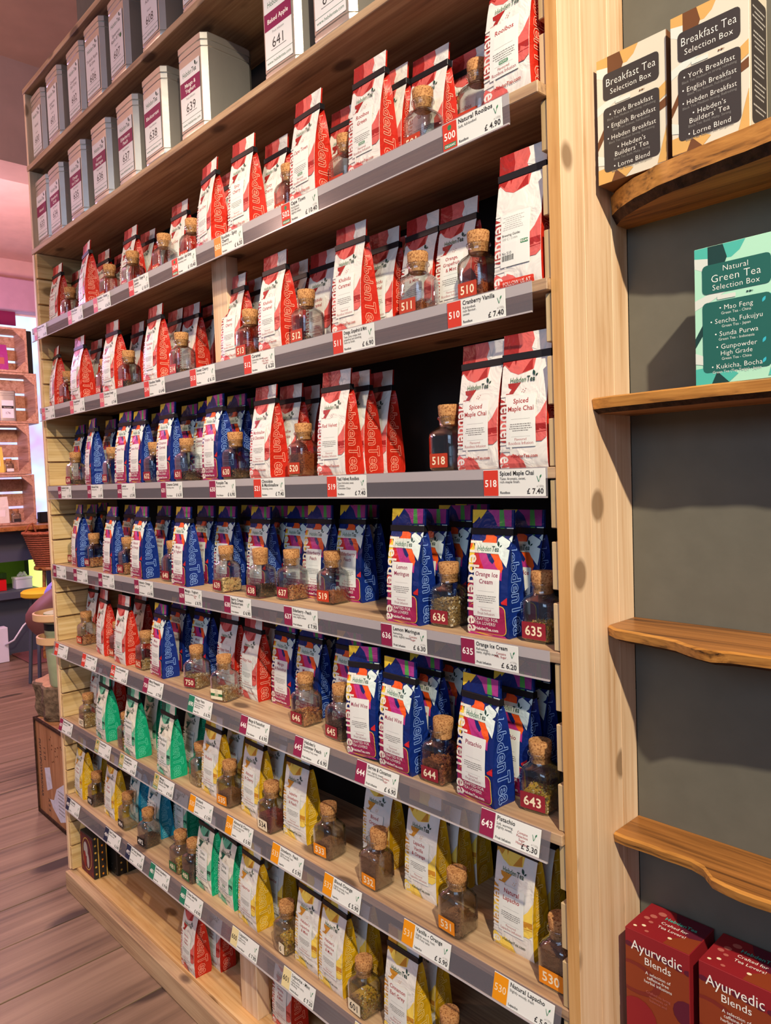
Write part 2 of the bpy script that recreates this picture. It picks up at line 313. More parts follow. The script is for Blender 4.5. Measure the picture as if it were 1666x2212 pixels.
# ------------------------------------------------------------------ stock lists (metres, shelf index)
# kind, shelf, x, front y, turn, title, where
BAGS = [
('r', 0, -0.062, -0.012, 0, 'Rooibos', None),
('r', 0, -0.259, 0.122, 2, 'Rooibos', 'behind jar 500'),
('r', 0, -0.332, 0.177, 0, 'Rooibos', 'in the back row behind jars 500 and 501'),
('r', 0, -0.4, 0.0, 0, 'Rooibos Green', None),
('r', 0, -0.403, 0.058, 0, 'Rooibos Green', 'directly behind the Rooibos Green bag'),
('r', 0, -0.31, 0.069, 2, 'Rooibos Green', 'behind jar 501, nearest of three'),
('r', 0, -0.347, 0.124, 0, 'Rooibos Green', 'behind jar 501, second of three'),
('r', 0, -0.585, -0.004, -2, 'Cape Town', None),
('r', 0, -0.562, 0.078, 3, 'Cape Town', 'behind jar 502'),
('r', 0, -0.577, 0.13, 0, 'Cape Town', 'in the back row behind jar 502'),
('r', 0, -0.781, 0.055, 0, 'Spicy Cherry', 'beside jar 503'),
('r', 0, -0.83, 0.0, 0, 'Spicy Cherry', 'beside the Earl Grey bag'),
('r', 0, -1.008, 0.07, 0, 'Earl Grey', 'behind the Earl Grey bag'),
('r', 0, -0.986, 0.0, -6, 'Earl Grey', None),
('r', 0, -1.262, 0.07, 0, 'Earl Grey', 'behind jar 504'),
('r', 0, -1.562, 0.16, 0, 'Ginger & Lemon', 'in the back row behind jar 505'),
('r', 0, -1.538, 0.05, 0, 'Ginger & Lemon', 'behind jar 506'),
('r', 0, -1.54, 0.105, 3, 'Ginger & Lemon', 'behind jars 505 and 506'),
('r', 0, -1.807, 0.134, 0, 'Rhubarb Rose', 'in the back row left of jar 506'),
('r', 0, -1.813, 0.08, 0, 'Rhubarb Rose', 'behind jar 507'),
('r', 0, -1.764, 0.005, -8, 'Honeybush', 'on the topmost bag shelf'),
('r', 0, -2.061, 0.02, 0, 'Strawberry Vanilla', None),
('r', 0, -2.094, 0.1, 0, 'Strawberry Vanilla', 'behind jar 508'),
('rb', 1, -0.061, 0.0, 2, '510', None),
('r', 1, -0.264, 0.08, 0, 'Orange, Grapefruit & Mint', None),
('r', 1, -0.361, 0.085, 0, 'Orange, Grapefruit & Mint', 'behind jar 511'),
('r', 1, -0.473, 0.14, 0, 'Khubidu Caramel', 'in the back row left of jar 511'),
('r', 1, -0.469, 0.085, 0, 'Khubidu Caramel', 'in the second row left of jar 511'),
('r', 1, -0.49, 0.02, 0, 'Khubidu Caramel', 'right of jar 512'),
('r', 1, -0.668, 0.135, 0, 'Khubidu Caramel', 'in the back row behind jar 512'),
('r', 1, -0.658, 0.08, 0, 'Khubidu Caramel', 'in the second row behind jar 512'),
('r', 1, -0.751, 0.075, 0, 'Khubidu Caramel', 'behind the left Khubidu Caramel bag'),
('r', 1, -0.734, 0.005, 0, 'Khubidu Caramel', 'left of jar 512'),
('r', 1, -0.93, 0.024, 0, 'Sweet Cherry', None),
('r', 1, -0.939, 0.079, 0, 'Sweet Cherry', 'behind the Sweet Cherry bag and jar 513'),
('r', 1, -1.243, 0.08, 0, 'Tanzanian Vanilla', 'behind jar 514'),
('r', 1, -1.236, 0.132, 0, 'Tanzanian Vanilla', 'against the upright divider'),
('r', 1, -1.334, 0.075, 0, 'Tanzanian Vanilla', 'second row left of jar 514'),
('r', 1, -1.317, 0.005, -3, 'Tanzanian Vanilla', None),
('r', 1, -1.571, 0.075, 0, 'Chocolate & Orange', 'behind jar 515'),
('r', 1, -1.593, 0.005, 0, 'Chocolate & Orange', None),
('r', 1, -1.884, 0.07, 0, 'Gingerbread', 'behind jar 516'),
('r', 1, -1.86, 0.005, -3, 'Gingerbread', None),
('r', 1, -2.094, 0.12, 0, 'Crème Caramel', 'behind jar 517'),
('r', 1, -2.094, 0.01, -8, 'Crème Caramel', None),
('r', 2, -0.061, 0.003, 3, 'Spiced Maple Chai', 'at the right end of its shelf'),
('r', 2, -0.154, 0.004, 0, 'Spiced Maple Chai', 'beside jar 518'),
('r', 2, -0.085, 0.062, 0, 'Spiced Maple Chai', 'behind the right Spiced Maple Chai bag'),
('r', 2, -0.54, 0.006, 0, 'Red Velvet', 'nearest of three'),
('r', 2, -0.537, 0.058, 0, 'Red Velvet', 'second of three'),
('r', 2, -0.528, 0.111, 0, 'Red Velvet', 'third of three, next to empty dark gap'),
('r', 2, -0.795, 0.004, -2, 'Marshmallow & Chocolate', None),
('r', 2, -0.773, 0.062, 0, 'Marshmallow & Chocolate', 'second row behind jar 520'),
('r', 2, -0.78, 0.118, 0, 'Marshmallow & Chocolate', 'third row behind jar 520'),
('r', 2, -0.792, 0.172, 0, 'Marshmallow & Chocolate', 'back row behind jar 520'),
('b', 2, -1.013, 0.004, -2, 'Pumpkin Tea', None),
('b', 2, -1.01, 0.065, 0, 'Pumpkin Tea', 'behind jar 630'),
('b', 2, -1.052, 0.125, 0, 'Pumpkin Tea', 'in the back row behind jar 630'),
('b', 2, -1.264, 0.004, 0, 'Cinnamon Carnival', None),
('b', 2, -1.253, 0.065, 0, 'Cinnamon Carnival', 'behind jar 631'),
('b', 2, -1.161, 0.06, 0, 'Cinnamon Carnival', 'behind the Pumpkin Tea bag'),
('b', 2, -1.447, 0.006, 0, 'Lemon Fruit', 'right one of the pair left of jar 632'),
('b', 2, -1.541, 0.004, 0, 'Lemon Fruit', 'left one of the pair left of jar 632'),
('b', 2, -1.514, 0.1, 0, 'Lemon Fruit', 'in the back row behind jar 632'),
('b', 2, -1.792, 0.065, 0, 'Lemon Fruit', 'behind jar 633'),
('b', 2, -1.795, 0.006, -8, 'Almond Biscuit', None),
('b', 2, -2.075, 0.075, 0, 'Almond Biscuit', 'behind jar 634'),
('b', 2, -2.094, 0.128, 0, 'Almond Biscuit', 'in the back row behind jar 634'),
('b', 3, -0.159, 0.024, 0, 'Orange Ice Cream', None),
('b', 3, -0.141, 0.085, 0, 'Orange Ice Cream', 'behind the Orange Ice Cream bag'),
('b', 3, -0.353, 0.012, 0, 'Lemon Meringue', None),
('b', 3, -0.348, 0.07, 0, 'Lemon Meringue', 'behind jar 636, second of its file'),
('b', 3, -0.334, 0.125, 0, 'Lemon Meringue', 'behind jar 636, third of its file'),
('b', 3, -0.338, 0.18, 0, 'Lemon Meringue', 'behind jar 636, last of its file'),
('b', 3, -0.72, 0.089, 0, 'Elderberry Peach', 'left of jar 519'),
('b', 3, -0.627, 0.112, 0, 'Elderberry Peach', 'behind jar 519'),
('b', 3, -0.645, 0.167, 0, 'Elderberry Peach', 'back row right of jar 519'),
('b', 3, -1.103, 0.075, 0, 'Mango & Lime', 'behind jar 639'),
('b', 3, -1.077, 0.13, 0, 'Mango & Lime', 'in the back row behind jars 638 and 639'),
('b', 3, -0.938, 0.075, 0, 'Berry Cream Blackcurrant', 'behind jar 638'),
('b', 3, -0.94, 0.13, 0, 'Berry Cream Blackcurrant', 'in the back row behind jar 637'),
('b', 3, -0.849, 0.125, 2, 'Berry Cream', 'behind jar 637'),
('b', 3, -1.206, 0.003, -2, 'Mango & Yoghurt', None),
('b', 3, -1.204, 0.068, 0, 'Mango & Yoghurt', 'behind the Mango & Yoghurt bag'),
('b', 3, -1.465, 0.003, -3, 'Almond & Orange', None),
('b', 3, -1.463, 0.075, 0, 'Almond & Orange', 'behind jar 640'),
('b', 3, -1.681, 0.006, -4, 'Sweet Apple', None),
('b', 3, -1.713, 0.08, 0, 'Sweet Apple', 'behind jar 641'),
('b', 3, -1.988, 0.018, -8, 'Wild Berry', None),
('b', 3, -2.017, 0.08, 0, 'Wild Berry', 'behind jar 650'),
('b', 3, -2.06, 0.134, 0, 'Wild Berry', 'in the back row behind jar 650'),
('b', 4, -0.174, -0.005, -3, 'Pistachio', None),
('b', 4, -0.155, 0.06, 0, 'Pistachio', 'directly behind the Pistachio bag'),
('b', 4, -0.161, 0.12, 0, 'Pistachio', 'in the back row behind jar 643'),
('b', 4, -0.37, -0.005, 0, 'Mulled Wine', 'upright front one beside jar 644'),
('b', 4, -0.463, -0.005, 0, 'Mulled Wine', 'tilted one right of jar 645'),
('b', 4, -0.368, 0.06, 0, 'Mulled Wine', 'behind jar 644'),
('b', 4, -0.373, 0.14, 0, 'Mulled Wine', 'in the back row behind jar 644'),
('b', 4, -0.631, 0.09, 0, "Hebden's Summer Peach", 'behind jar 645'),
('b', 4, -0.87, 0.088, 0, 'Mango & Passionfruit', None),
('b', 4, -0.762, 0.084, 0, 'Mango & Passionfruit', 'behind jar 646'),
('b', 4, -0.785, 0.14, 0, 'Mango & Passionfruit', 'in the back row behind jar 646'),
('r', 4, -0.985, 0.067, -4, 'Hippy Vera', None),
('r', 4, -1.127, 0.085, 0, 'Hippy Vera', 'behind jar 690'),
('r', 4, -1.002, 0.121, 0, 'Hippy Vera', 'behind the Hippy Vera bag'),
('b', 4, -1.299, 0.1, 0, 'Minty Pineapple', 'behind jar 750'),
('b', 4, -1.411, 0.085, 0, 'Minty Pineapple', 'second row left of jar 750'),
('b', 4, -1.387, 0.011, -3, 'Minty Pineapple', None),
('r', 4, -1.685, 0.09, 0, 'Honeybush', 'behind jar 562'),
('r', 4, -1.626, 0.006, -3, 'Honeybush', 'on the fifth bag shelf'),
('r', 4, -1.808, 0.018, -6, 'Pure Rooibos', None),
('r', 4, -2.094, 0.1, 0, 'Pure Rooibos', 'behind jar 563'),
('y', 5, -0.149, 0.055, 0, 'Natural Lapacho', None),
('y', 5, -0.384, 0.064, 0, 'Lapacho Vanilla & Orange', None),
('y', 5, -0.378, 0.12, 0, 'Lapacho Vanilla & Orange', 'directly behind the first of its file'),
('y', 5, -0.374, 0.175, 0, 'Lapacho Vanilla & Orange', 'last of its file of three'),
('y', 5, -0.152, 0.112, 0, 'Natural Lapacho', 'behind the Natural Lapacho bag'),
('y', 5, -0.541, 0.09, 0, 'Blood Orange', None),
('y', 5, -0.764, 0.035, 0, 'Lapacho Strawberry & Peach', None),
('y', 5, -0.946, 0.031, -2, 'Almond & Cherry', None),
('y', 5, -0.934, 0.09, 0, 'Almond & Cherry', 'behind jar 534'),
('y', 5, -1.135, 0.025, -2, 'Rhubarb', None),
('y', 5, -1.117, 0.09, 0, 'Rhubarb', 'behind jar 535'),
('g', 5, -1.356, 0.003, -3, 'Mango Blood Orange', None),
('g', 5, -1.341, 0.08, 0, 'Mango Blood Orange', 'behind the Mango Blood Orange bag'),
('g', 5, -1.582, 0.003, -3, 'Strawberry Pomegranate', None),
('g', 5, -1.594, 0.075, 0, 'Strawberry Pomegranate', 'behind the Strawberry Pomegranate bag'),
('g', 5, -1.802, 0.003, -3, 'Passionfruit Paradise', None),
('r', 5, -2.094, 0.1, 0, 'Wild Cherry', 'behind jar 607'),
('r', 5, -2.094, 0.154, 0, 'Wild Cherry', 'in the back row right of jar 607'),
('y', 6, -0.413, 0.02, 0, 'Cinnamon Earl Grey', None),
('y', 6, -0.418, 0.085, 0, 'Cinnamon Earl Grey', 'behind the Cinnamon Earl Grey bag'),
('y', 6, -0.63, 0.019, -3, "Hebden's Liquorice & Mint", 'beside jar 601'),
('y', 6, -0.727, 0.025, 0, "Hebden's Liquorice & Mint", 'left one of the pair'),
('y', 6, -0.628, 0.085, 0, "Hebden's Liquorice & Mint", 'behind jar 601'),
('y', 6, -0.966, 0.021, -3, 'Liquorice', None),
('y', 6, -0.948, 0.085, 0, 'Liquorice', 'behind jar 600'),
('g', 6, -1.089, 0.032, -5, 'China Sencha', 'right one of the pair'),
('g', 6, -1.196, 0.026, 0, 'China Sencha', 'left one of the pair beside jar 480'),
('g', 6, -1.524, 0.13, 0, 'China Sencha', 'behind jars 480 and 481'),
('t', 6, -1.752, 0.078, -4, 'Earl Grey Supreme', None),
('t', 6, -1.604, 0.075, 0, 'Earl Grey Supreme', 'behind jar 492'),
('t', 6, -1.651, 0.13, 0, 'Earl Grey Supreme', 'in the back row right of jar 492'),
('y', 6, -1.842, 0.032, -2, 'Basil Orange', None),
('y', 6, -2.094, 0.023, -5, 'Lemon Verbena', None),
('y', 6, -2.094, 0.09, 0, 'Lemon Verbena', 'behind jar 495'),
('r', 7, -1.307, 0.023, -4, 'Sencha, Apple & Mint', None),
('r', 7, -1.277, 0.085, 0, 'Sencha, Apple & Mint', 'behind the base-shelf Sencha Apple bag'),
('r', 7, -0.92, 0.08, 0, 'Sencha, Apple & Mint', 'right of the low wooden divider'),
]
# shelf, x, front y, turn, number, sticker, tea, fill, cork tilt
JARS = [
(0, -0.164, 0.02, 0, '500', 'red', 'none', 0, 0),
(0, -0.284, 0.012, 0, '501', 'red', 'none', 0, 0),
(0, -0.504, 0.02, 0, '502', 'red', 'dark', 0.3, 0),
(0, -0.687, 0.015, 0, '503', 'red', 'dark', 0.2, 0),
(0, -1.113, 0.015, 0, '504', 'red', 'none', 0, 0),
(0, -1.265, 0.012, 0, '505', 'red', 'none', 0, 0),
(0, -1.462, 0.012, 0, '506', 'red', 'none', 0, 0),
(0, -1.624, 0.012, 0, '507', 'red', 'none', 0, 0),
(0, -1.958, 0.015, 0, '508', 'red', 'none', 0, 0),
(1, -0.163, 0.006, 0, '510', 'red', 'rooibos', 0.4, 0),
(1, -0.304, 0.006, 0, '511', 'red', 'rooibos', 0.3, 0),
(1, -0.635, 0.006, 0, '512', 'red', 'dark', 0.12, 0),
(1, -0.852, 0.006, 0, '513', 'red', 'rooibos', 0.3, 0),
(1, -1.184, 0.006, 0, '514', 'red', 'dark', 0.2, 0),
(1, -1.511, 0.006, 0, '515', 'red', 'dark', 0.3, 0),
(1, -1.689, 0.012, 0, '516', 'red', 'dark', 0.25, 0),
(1, -2.003, 0.01, 0, '517', 'red', 'dark', 0.2, 0),
(2, -0.241, 0.006, 0, '518', 'red', 'none', 0, 0),
(2, -0.668, 0.008, 0, '520', 'red', 'rooibos', 0.75, 0),
(2, -0.938, 0.004, 0, '630', 'mar', 'dark', 0.28, 0),
(2, -1.181, 0.004, 0, '631', 'mar', 'dark', 0.3, 0),
(2, -1.374, 0.008, 0, '632', 'mar', 'none', 0, 0),
(2, -1.667, 0.008, 0, '633', 'mar', 'none', 0, 0),
(2, -1.987, 0.012, 0, '634', 'mar', 'dark', 0.2, 0),
(3, -0.068, 0.028, 0, '635', 'mar', 'herb', 0.42, 0),
(3, -0.274, 0.029, 0, '636', 'mar', 'flake', 0.72, 0),
(3, -0.643, 0.054, 0, '519', 'red', 'rooibos', 0.33, 0),
(3, -0.762, 0.03, 0, '637', 'mar', 'fruit', 0.4, 0),
(3, -0.854, 0.006, 0, '638', 'mar', 'dark', 0.4, 6),
(3, -1.006, 0.004, 0, '639', 'mar', 'pale', 0.4, 0),
(3, -1.318, 0.021, 0, '640', 'mar', 'dark', 0.4, 0),
(3, -1.604, 0.014, 0, '641', 'mar', 'fruit', 0.45, 0),
(3, -1.909, 0.03, 0, '650', 'mar', 'fruit', 0.4, 0),
(3, -2.11, 0.047, 0, '651', 'mar', 'dark', 0.45, 0),
(4, -0.079, 0.024, 6, '643', 'mar', 'herb', 0.45, 0),
(4, -0.28, -0.003, 0, '644', 'mar', 'spice', 0.55, 4),
(4, -0.589, 0.02, 0, '645', 'mar', 'dark', 0.5, 0),
(4, -0.722, 0.025, 0, '646', 'mar', 'fruit', 0.42, 0),
(4, -1.033, -0.001, 14, '690', 'grn', 'flake', 0.42, 0),
(4, -1.195, 0.01, 14, '750', 'mar', 'flake', 0.45, 0),
(4, -1.504, 0.011, 0, '562', 'red', 'flake', 0.3, 0),
(4, -1.723, 0.021, 0, '564', 'red', 'dark', 0.3, 0),
(4, -2.011, 0.027, 0, '563', 'red', 'fruit', 0.4, 0),
(5, -0.046, 0.019, 0, '530', 'ora', 'brown', 0.97, 0),
(5, -0.263, 0.012, 0, '531', 'ora', 'brown', 0.42, 0),
(5, -0.487, 0.013, 0, '532', 'ora', 'brown', 0.97, 5),
(5, -0.653, 0.023, 6, '533', 'ora', 'brown', 0.4, 0),
(5, -0.85, 0.005, 0, '534', 'crm', 'berry', 0.6, 0),
(5, -1.048, 0.01, 6, '535', 'ora', 'brown', 0.5, 0),
(5, -1.224, 0.025, 0, '537', 'none', 'flake', 0.4, 0),
(5, -1.657, 0.004, 0, '624', 'none', 'herb', 0.4, 0),
(5, -1.975, 0.004, 0, '607', 'crm', 'flake', 0.55, 0),
(6, -0.296, 0.015, 0, '602', 'crm', 'dark', 0.5, 0),
(6, -0.529, 0.004, 0, '601', 'crm', 'herb', 0.5, 0),
(6, -0.818, 0.012, 0, '600', 'crm2', 'herb', 0.4, 0),
(6, -1.272, 0.012, 0, '480', 'grn', 'dark', 0.5, 0),
(6, -1.346, 0.011, 0, '481', 'grn', 'herb', 0.4, 0),
(6, -1.561, 0.013, 4, '492', 'blk', 'dark', 0.4, 0),
(6, -1.725, 0.021, 0, '494', 'blk', 'none', 0, 0),
(6, -1.982, 0.021, 0, '495', 'blk', 'dark', 0.4, 0),
]
# shelf, x, number, colour, name, price, organic
TAGS = [
(0, -0.123, '500', 'red', 'Natural Rooibos', '4.90', 1),
(0, -0.571, '502', 'red', 'Cape Town', '10.40', 1),
(0, -0.839, '503', 'ora2', 'Rooibos - Spicy\nCherry', '6.30', 0),
(0, -1.046, '504', 'red', 'Rooibos - Earl Grey', '10.40', 1),
(0, -1.298, '505', 'red', 'Rooibos - Ginger &\nLemon', '10.10', 0),
(0, -1.545, '506', 'pnk', 'Rooibos - Honey', '6.30', 0),
(0, -1.751, '507', 'pnk', 'Wild Rose', '6.70', 0),
(0, -2.07, '508', 'pnk', 'Strawberry Vanilla', '6.30', 0),
(1, -0.135, '510', 'red', 'Cranberry Vanilla', '7.40', 0),
(1, -0.435, '511', 'red', 'Orange, Grapefruit & Mint', '6.90', 0),
(1, -0.754, '512', 'red', 'Caramel', '6.20', 0),
(1, -1.002, '513', 'red', 'Sweet Cherry', '6.10', 0),
(1, -1.259, '514', 'red', 'Rooibos Vanilla', '6.40', 0),
(1, -1.562, '515', 'pnk', 'Chocolate Orange', '7.40', 0),
(1, -1.806, '516', 'pnk', 'Gingerbread', '7.40', 0),
(1, -2.071, '517', 'pnk', 'Toffee', '7.40', 0),
(2, -0.077, '518', 'red', 'Spiced Maple Chai', '7.40', 0),
(2, -0.484, '519', 'red', 'Red Velvet Rooibos', '7.40', 0),
(2, -0.752, '521', 'red', 'Chocolate\n& Marshmallow', '7.40', 0),
(2, -0.951, '630', 'mar', 'Pumpkin Tea', '6.90', 0),
(2, -1.211, '631', 'mar', 'Cinnamon Carnival', '6.30', 0),
(2, -1.494, '632', 'mar', 'Lemon', '5.90', 0),
(2, -1.725, '633', 'mar', 'Almond Fruit', '6.90', 0),
(2, -1.988, '634', 'mar', 'Strawberry Castle', '5.90', 0),
(3, -0.137, '635', 'mar', 'Orange Ice Cream', '6.20', 0),
(3, -0.338, '636', 'mar', 'Lemon Meringue', '6.30', 0),
(3, -0.654, '637', 'mar', 'Elderberry - Peach', '7.90', 0),
(3, -0.907, '638', 'mar', 'Berry Cream\nBlackcurrant', '6.90', 0),
(3, -1.137, '639', 'mar', 'Mango - Yoghurt', '8.70', 0),
(3, -1.412, '640', 'mar', 'Almond - Orange', '6.90', 0),
(3, -1.676, '641', 'mar', 'Sweet Apple', '6.30', 0),
(3, -1.888, '650', 'mar', 'Wild Berry', '6.90', 0),
(3, -2.081, '651', 'mar', 'Cherry', '6.90', 0),
(4, -0.095, '643', 'mar', 'Pistachio', '5.30', 0),
(4, -0.413, '644', 'mar', 'Berries & Cinnamon', '6.90', 0),
(4, -0.619, '645', 'mar', "Hebden's\nSummer Peach", '6.90', 0),
(4, -0.837, '646', 'mar', 'Mango & Passionfruit', '6.90', 0),
(4, -1.091, '690', 'grn', 'Hippy Vera', '6.70', 0),
(4, -1.358, '750', 'mar', 'Minty Pineapple', '7.80', 0),
(4, -1.587, '562', 'red', 'Pure Honeybush', '6.20', 1),
(4, -1.821, '564', 'red', 'Chocolate Cake', '7.30', 0),
(4, -2.073, '563', 'red', 'Honeybush', '7.20', 0),
(5, -0.084, '530', 'ora', 'Natural Lapacho', '5.90', 0),
(5, -0.302, '531', 'ora', 'Vanilla - Orange', '5.90', 0),
(5, -0.544, '532', 'ora', 'Blood Orange', '5.90', 0),
(5, -0.738, '533', 'ora', 'Strawberry - Peach', '5.90', 0),
(5, -0.94, '534', 'ora', 'Almond & Cherry', '5.90', 0),
(5, -1.128, '535', 'ora', 'Rhubarb', '5.90', 0),
(5, -1.34, '622', 'olv', 'Mango -\nBlood Orange', '9.60', 1),
(5, -1.577, '623', 'olv', 'Strawberry -\nPomegranate', '9.60', 1),
(5, -1.767, '624', 'olv', 'Passionfruit', '9.60', 1),
(5, -2.095, '607', 'mar', 'Spearmint & Apple', '7.70', 0),
(6, -0.462, '602', 'crm', 'Cinnamon', '6.90', 0),
(6, -0.715, '601', 'crm', 'Liquorice - Mint', '7.20', 0),
(6, -0.939, '600', 'crm', 'Liquorice', '7.90', 0),
(6, -1.208, '480', 'grn', 'China Sencha', '8.90', 0),
(6, -1.397, '481', 'grn', 'Sencha Strawberry', '9.90', 0),
(6, -1.562, '492', 'nvy', 'Earl Grey Supreme', '6.80', 0),
(6, -1.73, '494', 'nvy', 'Basil Orange', '6.90', 0),
(6, -2.07, '495', 'nvy', 'Darjeeling', '6.30', 0),
]
# row, x, number, title, band
TINS = [
(0, -2.12, '633', 'Almond', 1),
(0, -1.968, '634', 'Strawberry\nCrush', 1),
(0, -1.763, '635', 'Orange\nIce Cream', 1),
(0, -1.58, '636', 'Lemon\nMeringue', 1),
(0, -1.404, '637', 'Elderberry\nPeach', 1),
(0, -1.227, '638', 'Blackcurrant', 1),
(0, -1.034, '639', 'Mango &\nYoghurt', 1),
(0, -0.668, '641', 'Baked Apple', 1),
(0, -0.488, '642', 'Blueberry', 1),
(1, -2.108, '600', 'Herbal', 0),
(1, -1.92, '601', 'Liquorice\n& Mint', 0),
(1, -1.742, '602', 'Cinnamon\nEarl Grey', 0),
(1, -1.586, '606', 'Turkish Apple\n& Lime', 0),
(1, -1.418, '607', 'Spearmint\nApple & Mint', 0),
(1, -1.213, '608', 'Activity', 0),
(1, -0.999, '609', 'Calm', 0),
]

# ------------------------------------------------------------------ the room
XL, XR, D, YB = -2.16, 0.0, .188, .25
LV = [1.8211, 1.5411, 1.2624, .9800, .6982, .4155, .1273, -.157]
LV = [z+ZS for z in LV]
FY = [-.0217, -.0105, 0, 0, -.008, 0, 0, .02]
TILT = [-2, -1, 0, 0, 13, 14, 15]
def one(name, mb, smooth=False, angle=None, parent=None): return link(name, mb.mesh(name, smooth, angle), parent)
fl = one('floor', MB().box(-7.3, 3.2, -4.2, 4.2, -.06, -.012, 'bark')); struct(fl, 'wide worn brown floorboards of the shop', 'floor')
edges = [-7.3, -7.02, -6.76, -6.48, -6.2, -5.94, -5.66, -5.38, -5.1, -4.84, -4.56, -4.29, -4.01, -3.73, -3.45, -3.3, -3.0, -2.69, -2.425, -2.2, -1.962, -1.687, -1.412, -1.15, -.88, -.6, -.33, -.05, .24, .52, .8, 1.1, 1.4, 1.7, 2.0, 2.3, 2.6, 2.9, 3.2]
for i, (a, b) in enumerate(zip(edges[:-1], edges[1:])):
    cut = random.Random(i).choice([-2.2, -1.4, 1.1, 1.9, 2.6]); h = random.Random(i+50).uniform(-.002, .0)
    for y0, y1 in ((-4.2, cut), (cut, 4.2)): one('floor_board', MB().box(a+.002, b-.002, y0+.0015, y1-.0015, -.012, h, 'floor_wood', .0015), parent=fl)
ce = one('ceiling', MB().box(-7.3, 3.2, -4.2, 4.2, 3.705, 3.76, 'plaster')); struct(ce, 'pinkish plaster ceiling above the tins', 'ceiling')
w_ = one('wall_far', MB().box(-7.3, -7.1, -4.2, 4.2, 0, 3.705, 'plaster')); struct(w_, 'pink lit plaster wall behind the crates', 'wall')
w_ = one('wall_back', MB().box(-2.3, 0.03, YB+.012, YB+.2, 0, 3.705, 'wall_slate')); struct(w_, 'slate painted wall behind the tea shelving', 'wall')
w_ = one('wall_right', MB().box(.0212, 3.2, D, YB+.2, 0, 3.705, 'wall_slate')); struct(w_, 'dark grey-green painted wall with live-edge shelves', 'wall')
w_ = one('trim_1', MB().box(-3.75, -3.5, -4.2, 4.2, 2.94+ZS, 3.705, 'plaster')); struct(w_, 'boxed pinkish ceiling beam left of the tins', 'beam')
w_ = one('trim_2', MB().box(-7.1, -6.93, .2, 2.6, 2.95+ZS, 3.25+ZS, 'plaster_lilac', .01)); struct(w_, 'lilac painted lintel over the far window', 'lintel')

# ------------------------------------------------------------------ shelving unit
unit = link('shelving_unit', None); unit.location = (XL, 0, 0)
tag(unit, 'tall pine shelving unit with slatted sides and clear label strips', 'shelving')
def up_(name, mb, parent=unit, smooth=False, angle=None):
    o = one(name, mb, smooth, angle); o.parent = parent; o.matrix_parent_inverse = Matrix.Identity(4)
    if parent is unit: o.location = (-XL, 0, 0)
    return o
boards = []
for i, z in enumerate(LV[:7]):
    b = up_('shelf_board', MB().box(XL, XR-.0006, FY[i], YB, z-.0175, z, 'shelf_pine', .0012)); boards.append(b)
    m = MB(); x0, x1 = XL+.006, (-.0505, -.0261, -.0142, -.0185, -.0186, -.012, -.012)[i]; a = radians(-TILT[i]); y = FY[i]-.0012
    tf = Matrix.Translation((0, y, z+.001)) @ Matrix.Rotation(a, 4, 'X')
    m.box(x0, x1, -.0012, 0, -.0475, 0, 'acrylic', 0, tf); m.box(x0, x1, -.0042, -.0012, -.0475, -.0452, 'acrylic_rim', 0, tf)
    if i < 4: m.box(x0, x1, -.0004, .0002, -.0175, -.001, 'strip_backing', 0, tf)
    s = up_('label_strip', m, b)
for z in (2.1082+ZS, 2.3995+ZS, 2.667+ZS): up_('shelf_board', MB().box(XL-.018, XR+.02, -.001, YB, z-.0175, z, 'shelf_pine', .0012))
bs = up_('base_board', MB().box(XL-.002, XR-.0006, .021, YB, LV[7]-.02, LV[7], 'pine_x', .001))
up_('plinth', MB().box(XL-.012, XR+.02, -.014, .0205, .0005, ZS-.166, 'shelf_pine', .0015))
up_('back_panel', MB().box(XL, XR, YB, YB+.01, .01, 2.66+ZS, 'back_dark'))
lp = up_('side_panel', MB().box(XL-.018, XL-.0006, 0, YB, ZS-.16, 2.0895+ZS, 'pine_z', .001))
for za, zb in ((2.1085, 2.3815), (2.4, 2.649)): up_('side_panel', MB().box(XL-.018, XL-.002, .002, YB, za+ZS, zb+ZS, 'pine_z', .001))
rp = up_('side_panel', MB().box(XR, .0204, 0, .0605, .001, 2.0895+ZS, 'pine_z', .0006))
for ya, yb in ((.061, .1385), (.139, D-.0005)): up_('stave', MB().box(XR, .0204, ya, yb, .001, 2.0895+ZS, 'pine_z', .0006), rp)
up_('edge_strip', MB().box(XR+.0003, .0202, -.0012, -.0003, ZS-.16, 2.0895+ZS, 'pine_edge'), rp)
def planks(x0, x1, zlo, zhi, gap, parent, inner):
    h = (zhi-zlo-2*gap-.003)/3
    for k in range(3):
        z = zlo+.001+k*(h+gap); r = random.Random(int(zlo*1000)+k)
        up_('plank', MB().box(x0+(r.uniform(0, .0015) if x0 < -1 else 0), x1+(r.uniform(-.0015, .001) if x0 > -1 else r.uniform(-.001, .001)), .003, YB-.002, z, z+h, 'pine_y' if inner else 'plank_end', .0012), parent)
tops = [2.1082+ZS]+LV
for i in range(len(LV)):
    planks(XL, XL+.018, LV[i], tops[i]-.0175, .006, lp, True)
    planks(-.0135, XR-.0004, LV[i], tops[i]-.0175, .021, rp, False)
up_('divider', MB().box(-1.012, -.945, .032, .066, LV[1]+.0002, LV[0]-.0178, 'pine_z', .001))
up_('divider', MB().box(-1.0726, -.9944, .055, .092, LV[7]+.0002, LV[6]-.0178, 'pine_z', .001))

